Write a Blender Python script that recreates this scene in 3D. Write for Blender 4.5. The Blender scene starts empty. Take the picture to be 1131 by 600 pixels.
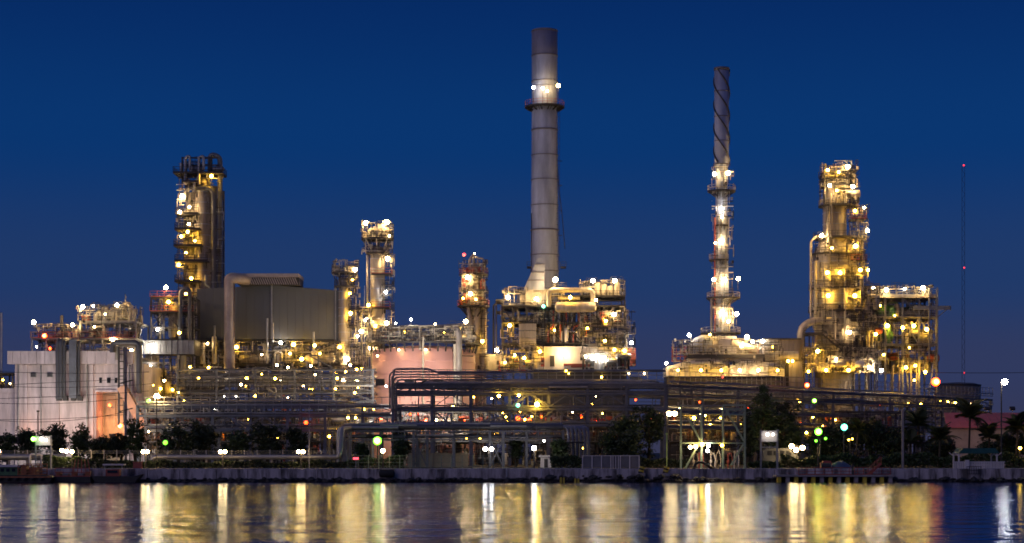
import bpy, bmesh, math, random
from mathutils import Vector, Matrix
R = math.radians
sc = bpy.context.scene
COL = sc.collection

# ------------------------------------------------------------------ camera, sky, sun, exposure
F, HZ, CH, CX, G = 2121.0, 500.0, 4.6, 565.5, 2.1      # focal length (px), horizon row, eye height, centre column, quay level
cam_d = bpy.data.cameras.new('camera'); cam = bpy.data.objects.new('camera', cam_d); COL.objects.link(cam)
cam.location = (0, 0, CH); cam.rotation_euler = (R(90), 0, 0)
cam_d.sensor_width = 36; cam_d.lens = 36 * F / 1131; cam_d.shift_y = 200 / 1131; cam_d.clip_end = 20000
sc.camera = cam

world = bpy.data.worlds.new('World'); sc.world = world; world.use_nodes = True
nt = world.node_tree; bg = nt.nodes['Background']
sky = nt.nodes.new('ShaderNodeTexSky'); sky.sky_type = 'NISHITA'; sky.sun_disc = False
sky.sun_elevation = R(-2); sky.sun_rotation = R(90); sky.ozone_density = 4
tc = nt.nodes.new('ShaderNodeTexCoord'); sep = nt.nodes.new('ShaderNodeSeparateXYZ'); ramp = nt.nodes.new('ShaderNodeValToRGB')
nt.links.new(tc.outputs['Generated'], sep.inputs[0]); nt.links.new(sep.outputs['Z'], ramp.inputs[0])
ramp.color_ramp.interpolation = 'EASE'
SKY = [(0.0, (.036, .038, .082)), (.045, (.027, .040, .110)), (.09, (.012, .039, .136)), (.16, (.0012, .034, .155)), (.25, (.0005, .020, .115)), (1.0, (.0004, .016, .085))]
while len(ramp.color_ramp.elements) < len(SKY): ramp.color_ramp.elements.new(.5)
for e, (p, c) in zip(ramp.color_ramp.elements, SKY): e.position = p; e.color = (*c, 1)
sc_mul = nt.nodes.new('ShaderNodeMixRGB'); sc_mul.blend_type = 'ADD'; sc_mul.inputs[0].default_value = .06
nt.links.new(ramp.outputs[0], sc_mul.inputs[1]); nt.links.new(sky.outputs[0], sc_mul.inputs[2])
nt.links.new(sc_mul.outputs[0], bg.inputs[0]); bg.inputs[1].default_value = 1.0

sun_d = bpy.data.lights.new('twilight_sun', 'SUN'); sun_d.energy = .42; sun_d.angle = R(60); sun_d.color = (.92, .76, .95)
sun = bpy.data.objects.new('twilight_sun', sun_d); COL.objects.link(sun); sun.rotation_euler = (R(66), 0, R(-48))
vs = sc.view_settings; vs.view_transform = 'Standard'; vs.look = 'None'; vs.exposure = 0; vs.gamma = 1
sc.render.engine = 'CYCLES'
cy = sc.cycles
cy.use_denoising = True; cy.max_bounces = 5; cy.diffuse_bounces = 2; cy.glossy_bounces = 3; cy.transmission_bounces = 3
cy.sample_clamp_indirect = 4; cy.caustics_reflective = False; cy.caustics_refractive = False; cy.use_light_tree = True
try: cy.denoiser = 'OPENIMAGEDENOISE'
except Exception: pass
cy.filter_width = 1.7; cy.use_adaptive_sampling = False

# ------------------------------------------------------------------ materials
MATS = {}
def mat(name, col, rough=.6, metal=0., var=.25, scale=.6, bump=0., streak=0., spec=.5):
    m = bpy.data.materials.new(name); m.use_nodes = True; n = m.node_tree; L = n.links.new
    b = n.nodes['Principled BSDF']; b.inputs['Roughness'].default_value = rough; b.inputs['Metallic'].default_value = metal
    b.inputs['Specular IOR Level'].default_value = spec
    geo = n.nodes.new('ShaderNodeNewGeometry'); mp = n.nodes.new('ShaderNodeMapping')
    mp.inputs['Scale'].default_value = (scale, scale, scale * (.18 if streak else 1)); L(geo.outputs['Position'], mp.inputs[0])
    nz = n.nodes.new('ShaderNodeTexNoise'); nz.inputs['Scale'].default_value = 1; nz.inputs['Detail'].default_value = 6; nz.inputs['Roughness'].default_value = .65
    L(mp.outputs[0], nz.inputs['Vector'])
    cr = n.nodes.new('ShaderNodeValToRGB'); L(nz.outputs['Fac'], cr.inputs[0])
    cr.color_ramp.elements[0].position = .32; cr.color_ramp.elements[1].position = .68
    cr.color_ramp.elements[0].color = (*[c * (1 - var) for c in col], 1); cr.color_ramp.elements[1].color = (*[min(.9, c * (1 + var * .5)) for c in col], 1)
    L(cr.outputs[0], b.inputs['Base Color'])
    if bump:
        bp = n.nodes.new('ShaderNodeBump'); bp.inputs['Strength'].default_value = bump; bp.inputs['Distance'].default_value = .05
        n2 = n.nodes.new('ShaderNodeTexNoise'); n2.inputs['Scale'].default_value = 3; n2.inputs['Detail'].default_value = 5
        L(geo.outputs['Position'], n2.inputs['Vector']); L(n2.outputs['Fac'], bp.inputs['Height']); L(bp.outputs[0], b.inputs['Normal'])
    MATS[name] = m; return m
STEEL = mat('dark_painted_steel', (.040, .036, .038), .55)
RACK = mat('rack_steel', (.14, .15, .185), .45, .1, .35)
GALV = mat('galvanised_steel', (.34, .34, .35), .42, .5)
CLAD = mat('aluminium_cladding', (.33, .29, .27), .5, .2, .5, .7, streak=1)
CLADW = mat('pale_cladding', (.42, .37, .31), .5, .1, .45, .7, streak=1)
STACK = mat('stack_steel', (.36, .39, .53), .55, .0, .42, .4, streak=1)
STACKTOP = mat('stack_top_steel', (.17, .16, .20), .6, .1, .3, .4, streak=1)
PIPE = mat('pipe_lagging', (.36, .36, .38), .4, .5, .3, .8)
PIPED = mat('dark_pipe', (.10, .10, .115), .45, .3)
WHITE = mat('white_paint', (.66, .62, .62), .55, 0, .16, .4, streak=1)
BOILERW = mat('boiler_cladding', (.62, .53, .57), .65, 0, .34, .8, .15, streak=1)
PINK = mat('tank_lamplit_pink', (.70, .37, .33), .55, 0, .12, .25, streak=1)  # white shell; the pink of orange lamplight is put into the base colour
GREYB = mat('grey_sheet', (.080, .086, .105), .75, .0, .05, .12, streak=1)
CONC = mat('concrete', (.30, .27, .27), .85, 0, .35, .8, .4)
QUAY = mat('quay_concrete', (.36, .32, .335), .85, 0, .75, .6, .5, streak=1); QUAY.node_tree.nodes['Color Ramp'].color_ramp.elements[0].position = .40; QUAY.node_tree.nodes['Color Ramp'].color_ramp.elements[1].position = .58
DARKROCK = mat('wet_rock', (.025, .024, .024), .6, 0, .4, 1.5, .5)
TIDAL = mat('tidal_band', (.03, .028, .028), .7, 0, .4, 1.0, .4)
RED = mat('red_oxide_paint', (.34, .075, .055), .55)
ORANGEP = mat('rusty_orange_paint', (.38, .13, .05), .6, 0, .4, 2)
YELLOWP = mat('yellow_paint', (.55, .42, .04), .55)
GREENP = mat('green_grey_paint', (.22, .31, .25), .5, .1)
GREENROOF = mat('green_roof_sheet', (.02, .10, .09), .5)
GREENEQ = mat('green_machine_paint', (.06, .16, .07), .5)
REDROOF = mat('red_roof_sheet', (.48, .16, .15), .6, 0, .15, .5)
BEIGE = mat('beige_wall', (.42, .38, .29), .7)
GRASS = mat('ground_gravel', (.055, .055, .045), .9, 0, .4, .4, .3)
BARK = mat('bark', (.05, .04, .03), .9)
LEAF = mat('leaf_dark', (.024, .042, .016), .55, 0, .5, .9)
LEAF2 = mat('leaf_mid', (.036, .066, .020), .55, 0, .5, .9)
PALML = mat('palm_leaf', (.034, .046, .016), .5, 0, .5, .6)
GLASSD = mat('dark_glass', (.02, .022, .028), .12)
RUBBER = mat('black_rubber', (.02, .02, .02), .8)
BLUEP = mat('blue_cover', (.06, .09, .16), .35)
CERAM = mat('wire', (.02, .02, .022), .6)

def emis(col, s):
    k = 'lamp_glow_%s_%d' % ('_'.join('%02d' % int(c * 99) for c in col), int(s * 10))
    if k in MATS: return MATS[k]
    m = bpy.data.materials.new(k); m.use_nodes = True; n = m.node_tree
    b = n.nodes['Principled BSDF']; b.inputs['Base Color'].default_value = (.8, .8, .8, 1)
    b.inputs['Emission Color'].default_value = (*col, 1); b.inputs['Emission Strength'].default_value = s
    MATS[k] = m; return m

# ------------------------------------------------------------------ pixel ruler: a point of the photograph at a chosen depth
def X(px, Y): return (px - CX) * Y / F
def Zp(py, Y): return CH + (HZ - py) * Y / F
def W(px, py, Y, d=0): return Vector((X(px, Y), Y + d, Zp(py, Y)))
def GY(Y): return HZ + (CH - G) * F / Y      # the row where the ground stands at that depth

# ------------------------------------------------------------------ mesh building
class MB:
    def __init__(s): s.v = []; s.f = []; s.sm = []
    def add(s, vs, fs, smooth=False):
        o = len(s.v); s.v += [tuple(v) for v in vs]; s.f += [tuple(i + o for i in f) for f in fs]; s.sm += [smooth] * len(fs)
    def bar(s, p, q, w, h=None):
        p, q = Vector(p), Vector(q); h = h or w; z = (q - p)
        if z.length < 1e-5: return
        z.normalize(); up = Vector((0, 0, 1)) if abs(z.z) < .95 else Vector((0, 1, 0))
        x = z.cross(up).normalized() * w / 2; y = x.cross(z).normalized() * h / 2
        vs = [c + a * x + b * y for c in (p, q) for a, b in ((-1, -1), (1, -1), (1, 1), (-1, 1))]
        s.add(vs, [(0, 1, 2, 3), (7, 6, 5, 4), (0, 4, 5, 1), (1, 5, 6, 2), (2, 6, 7, 3), (3, 7, 4, 0)])
    def box(s, a, b):
        (x0, y0, z0), (x1, y1, z1) = a, b
        s.add([(x0, y0, z0), (x1, y0, z0), (x1, y1, z0), (x0, y1, z0), (x0, y0, z1), (x1, y0, z1), (x1, y1, z1), (x0, y1, z1)],
              [(0, 3, 2, 1), (4, 5, 6, 7), (0, 1, 5, 4), (1, 2, 6, 5), (2, 3, 7, 6), (3, 0, 4, 7)])
    def prism(s, poly, d0, d1):            # poly: (x, z) outline, extruded from y=d0 to y=d1
        n = len(poly); s.add([(x, d0, z) for x, z in poly] + [(x, d1, z) for x, z in poly],
                             [tuple(range(n)), tuple(range(2 * n - 1, n - 1, -1))] + [((i + 1) % n, i, i + n, (i + 1) % n + n) for i in range(n)])
    def lathe(s, c, prof, n=24, smooth=True, a0=0, a1=2 * math.pi):
        full = abs(a1 - a0 - 2 * math.pi) < 1e-4; m = n if full else n + 1
        vs = [(c[0] + r * math.cos(a0 + (a1 - a0) * i / n), c[1] + r * math.sin(a0 + (a1 - a0) * i / n), c[2] + z) for r, z in prof for i in range(m)]
        fs = [(k * m + i, k * m + (i + 1) % m, (k + 1) * m + (i + 1) % m, (k + 1) * m + i) for k in range(len(prof) - 1) for i in range(n)]
        s.add(vs, fs, smooth)
    def tube(s, pts, r, n=10, bend=None):
        pts = [Vector(p) for p in pts]; bend = bend or r * 2.2; P = [pts[0]]
        for a, b, c in zip(pts, pts[1:], pts[2:]):
            u, v = (a - b), (c - b); k = min(bend, u.length * .49, v.length * .49); u.normalize(); v.normalize()
            if u.dot(v) < -.995: P.append(b); continue
            p0, p1 = b + u * k, b + v * k
            for t in (0, .25, .5, .75, 1): P.append(p0 * (1 - t) ** 2 + b * 2 * t * (1 - t) + p1 * t * t)
        P.append(pts[-1]); Q = [P[0]]
        for p in P[1:]:
            if (p - Q[-1]).length > 1e-4: Q.append(p)
        P = Q; t = (P[1] - P[0]).normalized(); x = t.orthogonal().normalized(); vs = []
        for i, p in enumerate(P):
            tn = ((P[min(i + 1, len(P) - 1)] - P[max(i - 1, 0)])).normalized()
            x = (x - tn * x.dot(tn)).normalized(); y = tn.cross(x)
            vs += [p + (x * math.cos(2 * math.pi * k / n) + y * math.sin(2 * math.pi * k / n)) * r for k in range(n)]
        fs = [(i * n + k, i * n + (k + 1) % n, (i + 1) * n + (k + 1) % n, (i + 1) * n + k) for i in range(len(P) - 1) for k in range(n)]
        s.add(vs, fs, True); m = len(P) * n
        s.add([s.v[len(s.v) - m + k] for k in range(n)], [tuple(range(n))[::-1]]); s.add([s.v[len(s.v) - n - n + k] for k in range(n)], [tuple(range(n))])
    def mesh(s, name, material):
        me = bpy.data.meshes.new(name); me.from_pydata(s.v, [], s.f); me.polygons.foreach_set('use_smooth', s.sm)
        me.materials.append(material); me.update(); return me

CACHE = {}
def unit(kind, m):
    k = (kind, m.name)
    if k not in CACHE:
        b = MB()
        if kind == 'box': b.box((-.5, -.5, -.5), (.5, .5, .5))
        elif kind == 'cyl': b.lathe((0, 0, 0), [(1, -.5), (1, .5)], 14); b.add(b.v[:14], [tuple(range(14))[::-1]]); b.add(b.v[14:28], [tuple(range(14))])
        elif kind == 'drum':               # horizontal or upright vessel with dished ends
            b.lathe((0, 0, 0), [(.02, -.5), (.55, -.485), (.85, -.455), (1, -.41), (1, .41), (.85, .455), (.55, .485), (.02, .5)], 16)
        elif kind == 'ball':
            bm = bmesh.new(); bmesh.ops.create_icosphere(bm, subdivisions=2, radius=1); b.add([v.co[:] for v in bm.verts], [[v.index for v in f.verts] for f in bm.faces], True); bm.free()
        elif kind == 'cap':                # lamp hood
            b.lathe((0, 0, 0), [(1.25, -.1), (1.2, .35), (.9, .85), (.4, 1.15), (.05, 1.2)], 12)
        elif kind == 'plate': b.add([(-.5, -.5, 0), (.5, -.5, 0), (.5, .5, 0), (-.5, .5, 0)], [(0, 1, 2, 3)])
        CACHE[k] = b.mesh(kind + '_' + m.name, m)
    return CACHE[k]

WM = {}
def link(name, data, M, parent=None):
    o = bpy.data.objects.new(name, data); COL.objects.link(o)
    if parent is not None:
        o.parent = parent; o.matrix_parent_inverse = WM[parent.name].inverted()
    o.matrix_basis = M; WM[o.name] = M.copy(); return o
def along(p, q, w, h):
    p, q = Vector(p), Vector(q); z = q - p; L = z.length; z.normalize()
    up = Vector((0, 0, 1)) if abs(z.z) < .95 else Vector((0, 1, 0))
    x = z.cross(up).normalized(); y = x.cross(z).normalized()
    c = (p + q) / 2
    return Matrix(((x.x * w, y.x * h, z.x * L, c.x), (x.y * w, y.y * h, z.y * L, c.y), (x.z * w, y.z * h, z.z * L, c.z), (0, 0, 0, 1)))
def tag(o, label, cat, group=None, kind=None):
    if label: o['label'] = label
    if cat: o['category'] = cat
    if group: o['group'] = group
    if kind: o['kind'] = kind
    return o

class Thing:
    def __init__(s, name, label, cat, px, Y, group=None, z=G):
        s.Y = Y; s.o = Vector((X(px, Y), Y, z))
        s.root = tag(link(name, None, Matrix.Translation(s.o)), label, cat, group, 'thing')
    def w(s, p): return p if isinstance(p, Vector) else W(p[0], p[1], s.Y, p[2] if len(p) > 2 else 0)
    def px(s, n): return n * s.Y / F
    def gy(s): return GY(s.Y)
    def unit(s, name, kind, M, m, parent=None): return link(name, unit(kind, m), M, parent or s.root)
    def box(s, name, x0, x1, y0, y1, d0, d1, m, parent=None):
        a, b = s.w((x0, y1, d0)), s.w((x1, y0, d1)); c = (a + b) / 2; e = b - a
        return s.unit(name, 'box', Matrix.Translation(c) @ Matrix.Diagonal((abs(e.x), abs(e.y), abs(e.z), 1)), m, parent)
    def bar(s, name, a, b, w, m, h=None, parent=None): return s.unit(name, 'box', along(s.w(a), s.w(b), w, h or w), m, parent)
    def cyl(s, name, a, b, r, m, parent=None, kind='cyl'): return s.unit(name, kind, along(s.w(a), s.w(b), r, r), m, parent)
    def mb(s, name, b, m, parent=None):       # b holds world coordinates
        M = Matrix.Translation(s.o); b.v = [(v[0] - s.o.x, v[1] - s.o.y, v[2] - s.o.z) for v in b.v]
        return link(name, b.mesh(name, m), M, parent or s.root)
    def pipe(s, name, pts, r, m, parent=None, bend=None, n=10):
        b = MB(); b.tube([s.w(p) for p in pts], r, n, bend); return s.mb(name, b, m, parent)
    def lathe(s, name, cx, d, prof, m, parent=None, n=28):
        b = MB(); c = s.w((cx, HZ, d)); b.lathe((c.x, c.y, 0), [(r * s.Y / F, Zp(py, s.Y)) for r, py in prof], n); return s.mb(name, b, m, parent)
    def rail(s, name, pts, m, parent=None, h=1.15, sp=1.6, t=.075, mid=2):
        b = MB(); P = [s.w(p) for p in pts]; up = Vector((0, 0, 1))
        for p, q in zip(P, P[1:]):
            L = (q - p).length; n = max(1, round(L / sp))
            for i in range(n + 1): c = p.lerp(q, i / n); b.bar(c, c + up * h, t)
            for k in range(1, mid + 1): b.bar(p + up * h * k / mid, q + up * h * k / mid, t)
            b.bar(p + up * .08, q + up * .08, .03, .16)
        return s.mb(name, b, m, parent)
    def round_deck(s, cx, d, py, ri, ro, m=STEEL, rm=None, a0=0, a1=2 * math.pi, railing=True, n=20):
        k = s.Y / F; c = s.w((cx, py, d)); b = MB()
        b.lathe(c, [(ri * k, -.3), (ro * k, -.3), (ro * k, .04), (ri * k, .04)], n, False, a0, a1)
        for i in range(8):
            a = a0 + (a1 - a0) * (i + .5) / 8; u = Vector((math.cos(a), math.sin(a), 0))
            b.bar(c + u * ri * k + Vector((0, 0, -1.1)), c + u * ro * k * .96 + Vector((0, 0, -.1)), .09)
        o = s.mb('platform', b, m)
        if railing:
            b = MB(); P = [c + Vector((math.cos(a0 + (a1 - a0) * i / n), math.sin(a0 + (a1 - a0) * i / n), 0)) * ro * k * .98 for i in range(n + 1)]
            for p, q in zip(P, P[1:]):
                b.bar(p, p + Vector((0, 0, 1.15)), .07)
                for h in (.55, 1.15): b.bar(p + Vector((0, 0, h)), q + Vector((0, 0, h)), .07)
            s.mb('railing', b, rm or m, o)
        return o
    def ladder(s, px, d, y0, y1, m=STEEL, cage=True, parent=None):
        b = MB(); p, q = s.w((px, y1, d)), s.w((px, y0, d)); L = q.z - p.z
        for e in (-.25, .25): b.bar(p + Vector((e, 0, 0)), q + Vector((e, 0, 0)), .07)
        for i in range(int(L / .45)): z = Vector((0, 0, .45 * i)); b.bar(p + z + Vector((-.25, 0, 0)), p + z + Vector((.25, 0, 0)), .05)
        if cage:
            for i in range(int(L / 1.2)):
                c = p + Vector((0, 0, 1.2 * i + 2)); 
                if c.z > q.z: break
                pts = [c + Vector((.4 * math.cos(a), -.4 + .42 * math.sin(a), 0)) for a in [math.pi * .9 + math.pi * 1.2 * j / 6 for j in range(7)]]
                for u, v in zip(pts, pts[1:]): b.bar(u, v, .05)
        return s.mb('ladder', b, m, parent)
    def stair(s, a, b_, m=STEEL, width=1.0):
        b = MB(); p, q = s.w(a), s.w(b_)
        for e in (0, width):
            o = Vector((0, e, 0)); b.bar(p + o, q + o, .08, .3); b.bar(p + o + Vector((0, 0, 1)), q + o + Vector((0, 0, 1)), .07)
            for t in (0, .25, .5, .75, 1): c = p.lerp(q, t) + o; b.bar(c, c + Vector((0, 0, 1)), .06)
        n = max(3, int((q - p).length / .4))
        for i in range(n): c = p.lerp(q, (i + .5) / n); b.bar(c, c + Vector((0, width, 0)), .28, .04)
        return s.mb('stair', b, m)
    def frame(s, xs, ys, d0, d1, m=STEEL, w=.32, foot=None, decks=(), rails=(), braces=(), rm=None, beam=.28):
        """steel frame: xs column lines (px), ys levels (px) top to bottom; each column and beam a part"""
        yb = foot if foot is not None else s.gy(); top = min(ys)
        for x in xs:
            for d in (d0, d1): s.bar('column', (x, yb, d), (x, top, d), w, m)
        for y in ys:
            for d in (d0, d1): s.bar('beam', (xs[0], y, d), (xs[-1], y, d), beam, m, beam * 1.3)
            for x in xs: s.bar('cross_beam', (x, y, d0), (x, y, d1), beam * .9, m)
        for y in decks: s.box('deck', xs[0] - 1, xs[-1] + 1, y - 1.1, y - .4, d0 - .5, d1 + .5, m)
        for y in rails: s.rail('railing', [(xs[0] - 1, y - 1, d0 - .5), (xs[-1] + 1, y - 1, d0 - .5)], rm or m)
        for (i, j, k) in braces:      # bay i, between level j and j+1, direction k
            a, b = xs[i], xs[i + 1]; y0 = ys[j]; y1 = ys[j + 1] if j + 1 < len(ys) else yb
            if k in (0, 2): s.bar('brace', (a, y0, d0), (b, y1, d0), w * .55, m)
            if k in (1, 2): s.bar('brace', (b, y0, d0), (a, y1, d0), w * .55, m)

def equip(T, x0, x1, yt, yb, d0, d1, seed, n=6, mats=None):
    """process equipment standing on a deck at row yb, no higher than row yt"""
    rg = random.Random(seed); mats = mats or [CLADW, CLAD, PIPE, WHITE]
    H = yb - yt
    for i in range(n):
        x = x0 + (x1 - x0) * (i + rg.uniform(.2, .8)) / n; d = rg.uniform(d0, d1); m = rg.choice(mats); k = rg.random()
        if k < .3:
            r = rg.uniform(.4, .9); h = H * rg.uniform(.5, .95); T.cyl('upright_vessel', (x, yb, d), (x, yb - h, d), r, m, kind='drum')
        elif k < .55:
            w = min((x1 - x0) * .3, rg.uniform(8, 20)); r = min(rg.uniform(.5, 1.0), T.px(H) * .3); y = yb - H * rg.uniform(.35, .7)
            v = T.cyl('horizontal_vessel', (x - w / 2, y, d), (x + w / 2, y, d), r, m, kind='drum')
            for e in (-.3, .3): T.box('saddle', x + w * e - 1, x + w * e + 1, y, yb, d - r * .6, d + r * .6, STEEL, v)
        elif k < .85:
            y = yb - H * rg.uniform(.3, .9); xx = max(x0, min(x1, x + rg.uniform(-18, 18)))
            T.pipe('pipe', [(x, yb, d), (x, y, d), (xx, y, d), (xx, yb - H * rg.uniform(0, .2), d)], rg.uniform(.12, .3), m, n=8)
        else:
            w = rg.uniform(2, 5); T.box('cabinet', x - w / 2, x + w / 2, yb - H * rg.uniform(.25, .5), yb, d - .6, d + .6, m)
    
def clutter(T, x0, x1, y0, y1, d0, d1, seed, n=120, light=CLADW, dark=STEEL, world=None):
    """small-bore piping, valves, conduits and brackets too fine to pick apart"""
    rg = random.Random(seed); A, B = MB(), MB(); up = Vector((0, 0, 1)); xu = world or Vector((1, 0, 0))
    for i in range(n):
        m = A if rg.random() < .55 else B; p = T.w((rg.uniform(x0, x1), rg.uniform(y0, y1), rg.uniform(d0, d1))); zt, zb = Zp(y0, T.Y), Zp(y1, T.Y); k = rg.random(); t = rg.uniform(.07, .17)
        xm0, xm1 = X(x0, T.Y), X(x1, T.Y)
        if k < .42:
            q = p + up * rg.uniform(.8, 3.4); q.z = min(q.z, zt); m.bar(p, q, t)
            if rg.random() < .5: r = q.copy(); r.x = max(xm0, min(xm1, r.x + rg.uniform(-2.5, 2.5))); m.bar(q, r, t)
        elif k < .78:
            q = p.copy(); q.x = max(xm0, min(xm1, q.x + rg.choice((-1, 1)) * rg.uniform(1, 5))); m.bar(p, q, t)
            if rg.random() < .5: r = q.copy(); r.z = max(zb, min(zt, r.z + rg.uniform(-2, 2))); m.bar(q, r, t)
        elif k < .90: m.box(p - Vector((.22, .2, .2)), p + Vector((.22, .2, rg.uniform(.2, .7))))
        else:
            q = p.copy(); q.x = max(xm0, min(xm1, q.x + rg.uniform(1.5, 4)))
            for h in (0, .5, 1.): B.bar(p + up * h, q + up * h, .06)
            for f in (0, .33, .66, 1): c = p.lerp(q, f); B.bar(c, c + up, .06)
    if A.v: tag(T.mb('small_piping', A, light), None, None, None, 'stuff')
    if B.v: tag(T.mb('small_steelwork', B, dark), None, None, None, 'stuff')

# ------------------------------------------------------------------ lamps: collected first, labelled in order of height on their host
LAMPS = []
CW = {'W': ((1, .66, .26), 'warm white'), 'Y': ((1, .55, .05), 'yellow'), 'O': ((1, .055, .001), 'orange'), 'N': ((1, .90, .74), 'white'),
      'G': ((.17, 1, .02), 'green yellow'), 'C': ((.12, 1, .62), 'cool white'), 'R': ((1, .02, .03), 'red'), 'A': ((1, .36, .10), 'amber')}
def lamp(px, py, Y, c='W', s=1., r=.42, host='plant', d=-1.0, stem=1.4, side=0): LAMPS.append((px, py, Y, c, s, r, host, d, stem, side))
def lamps(host, Y, d, rows, stem=1.4):
    for t in rows:
        px, py, c = t[:3]; s = t[3] if len(t) > 3 else 1.; r = t[4] if len(t) > 4 else .42; dd = t[5] if len(t) > 5 else d
        lamp(px, py, Y, c, s, r * .95, host, dd, stem)
BASE = 135.
DIM = {'the high pipe bridge': .9, 'the lower pipe bridge': .9, 'the long pipe bridge': 1., 'the long pipe bridge walkway': .6, 'the riverside pipe rack': .4, 'the jetty gantry crossbar': .4, 'the signboard above the riverside pipe': .16, 'the signboard beside the gantry': .16, 'the open base under the grey building': .75, 'the thin far radio mast': .3, 'the rear level pipe bundle': 1.1, 'the tall balcony column': 1.7, 'the pale furnace house': 1.2, 'the widest distillation tower': 1.25, 'the fired heater by the chimney': 1.2, 'the tallest chimney ring platform': .4, 'the manifold frame below the heater': 1.8, 'the pump frame below the pink tank': 1.8, 'the pump frame behind the gantry': 1.8, 'the orange-lit bay of the boiler house': 2.2, 'the exchanger frame below the tower': 1.5}
ORD = ['highest', 'second', 'third', 'fourth', 'fifth', 'sixth', 'seventh', 'eighth', 'ninth', 'tenth', 'eleventh', 'twelfth', 'thirteenth', 'fourteenth', 'fifteenth', 'sixteenth',
       'seventeenth', 'eighteenth', 'nineteenth', 'twentieth', 'twenty-first', 'twenty-second', 'twenty-third', 'twenty-fourth', 'twenty-fifth', 'twenty-sixth', 'twenty-seventh', 'twenty-eighth']
def bulb(T, p, r, c, s):
    """the glowing bulb: white lamps are small and fierce, coloured ones larger and weaker"""
    k, f = {'W': (.82, 1.), 'Y': (.82, .9), 'N': (.82, .9), 'O': (1.25, .085), 'G': (1.15, .04), 'C': (1.1, .05), 'R': (1., .03)}[c]
    T.unit('bulb', 'ball', Matrix.Translation(p) @ Matrix.Diagonal((r * k, r * k, r * k, 1)), emis(CW[c][0], round(BASE * f * (s if f > .5 else .6 + .4 * min(1.5, s)), 1)))
    if c in 'OGC' and r > .35:      # added pale glowing ball on the river side, imitating a blown-out core
        T.unit('burner', 'ball', Matrix.Translation(p + Vector((0, -r * k * .62, 0))) @ Matrix.Diagonal((r * k * .62,) * 3 + (1,)), emis({'O': (1, .42, .12), 'G': (.85, 1, .25), 'C': (.7, 1, .92)}[c], 14.))
def build_lamps():
    hosts = {}
    for L in LAMPS: hosts.setdefault(L[6], []).append(L)
    for host, Ls in hosts.items():
        Ls.sort(key=lambda L: (L[1], L[0]))
        for i, (px, py, Y, c, s, r, h, d, stem, side) in enumerate(Ls):
            col, word = CW[c]
            if len(Ls) == 1: lab = 'glowing %s lamp on %s' % (word, host)
            elif i == 0: lab = 'glowing %s lamp on %s, highest' % (word, host)
            elif i == len(Ls) - 1: lab = 'glowing %s lamp on %s, lowest' % (word, host)
            else: lab = 'glowing %s lamp on %s, %s from the top' % (word, host, ORD[min(i, len(ORD) - 1)])
            p = W(px, py, Y, d)
            T = Thing('floodlight', lab, 'lamp', px, Y, 'lamps on ' + host, z=p.z - stem); T.o = Vector((p.x, p.y, p.z - stem))
            T.root.matrix_basis = Matrix.Translation(T.o); WM[T.root.name] = T.root.matrix_basis.copy()
            bulb(T, p, r, c, s * DIM.get(host, 1.))
            T.unit('cap', 'cap', Matrix.Translation(p + Vector((0, 0, r * .9))) @ Matrix.Diagonal((r * .35, r * .35, r * .3, 1)), STEEL)
            q = p + Vector((0, r * 1.1 + .12, 0))
            if stem > 0:
                T.unit('post', 'cyl', along(q + Vector((0, 0, -stem)), q + Vector((0, 0, r * 1.1)), .05, .05), STEEL)
                T.unit('arm', 'box', along(q + Vector((0, 0, r)), p + Vector((0, 0, r)), .08, .08), STEEL)
            else: T.unit('wall_bracket', 'box', along(p + Vector((0, r * .6, r * .5)), p + Vector((0, r + .8, r * .5)), .12, .12), GALV)
def flood(px, py, Y, d, aim, label, c='W', s=1., size=1.0, group=None):
    """a boxed floodlight whose glass faces along aim"""
    p = W(px, py, Y, d); a = Vector(aim).normalized(); col, word = CW[c]
    T = Thing('boxed_floodlight', label, 'lamp', px, Y, group, z=p.z); T.o = p.copy(); T.root.matrix_basis = Matrix.Translation(p); WM[T.root.name] = T.root.matrix_basis.copy()
    T.unit('housing', 'box', along(p - a * .35, p - a * .02, size * 1.15, size * .8), STEEL)
    T.unit('glass', 'plate', along(p, p + a * .01, size, size * .66), emis(col, round(40 * s, 1)))
    T.unit('yoke', 'box', along(p - a * .2 + Vector((0, 0, -size * .4)), p - a * .2 + Vector((0, 0, -size * .4 - .6)), .12, .12), GALV)

# ================================================================== THE SETTING
def sheet(name, x0, x1, y0, y1, z, m):
    b = MB(); b.add([(x0, y0, z), (x1, y0, z), (x1, y1, z), (x0, y1, z)], [(0, 1, 2, 3)])
    return tag(link(name, b.mesh(name, m), Matrix.Identity(4)), None, None, None, 'structure')
wm = bpy.data.materials.new('river_water'); wm.use_nodes = True; n = wm.node_tree; b = n.nodes['Principled BSDF']; Lk = n.links.new
n.nodes.remove(b); gl = n.nodes.new('ShaderNodeBsdfGlossy'); gl.distribution = 'BECKMANN'; gl.inputs['Roughness'].default_value = .165; gl.inputs['Color'].default_value = (.58, .66, .84, 1)
df = n.nodes.new('ShaderNodeBsdfDiffuse'); df.inputs['Color'].default_value = (.006, .014, .05, 1); fr = n.nodes.new('ShaderNodeFresnel'); fr.inputs['IOR'].default_value = 1.33
ms = n.nodes.new('ShaderNodeMixShader'); Lk(fr.outputs[0], ms.inputs[0]); Lk(df.outputs[0], ms.inputs[1]); Lk(gl.outputs[0], ms.inputs[2]); Lk(ms.outputs[0], n.nodes['Material Output'].inputs['Surface'])
geo = n.nodes.new('ShaderNodeNewGeometry')
def wnoise(sx, sy, detail):
    mp = n.nodes.new('ShaderNodeMapping'); mp.inputs['Scale'].default_value = (sx, sy, 1); Lk(geo.outputs['Position'], mp.inputs[0])
    t = n.nodes.new('ShaderNodeTexNoise'); t.inputs['Scale'].default_value = 1; t.inputs['Detail'].default_value = detail; Lk(mp.outputs[0], t.inputs['Vector']); return t
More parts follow.
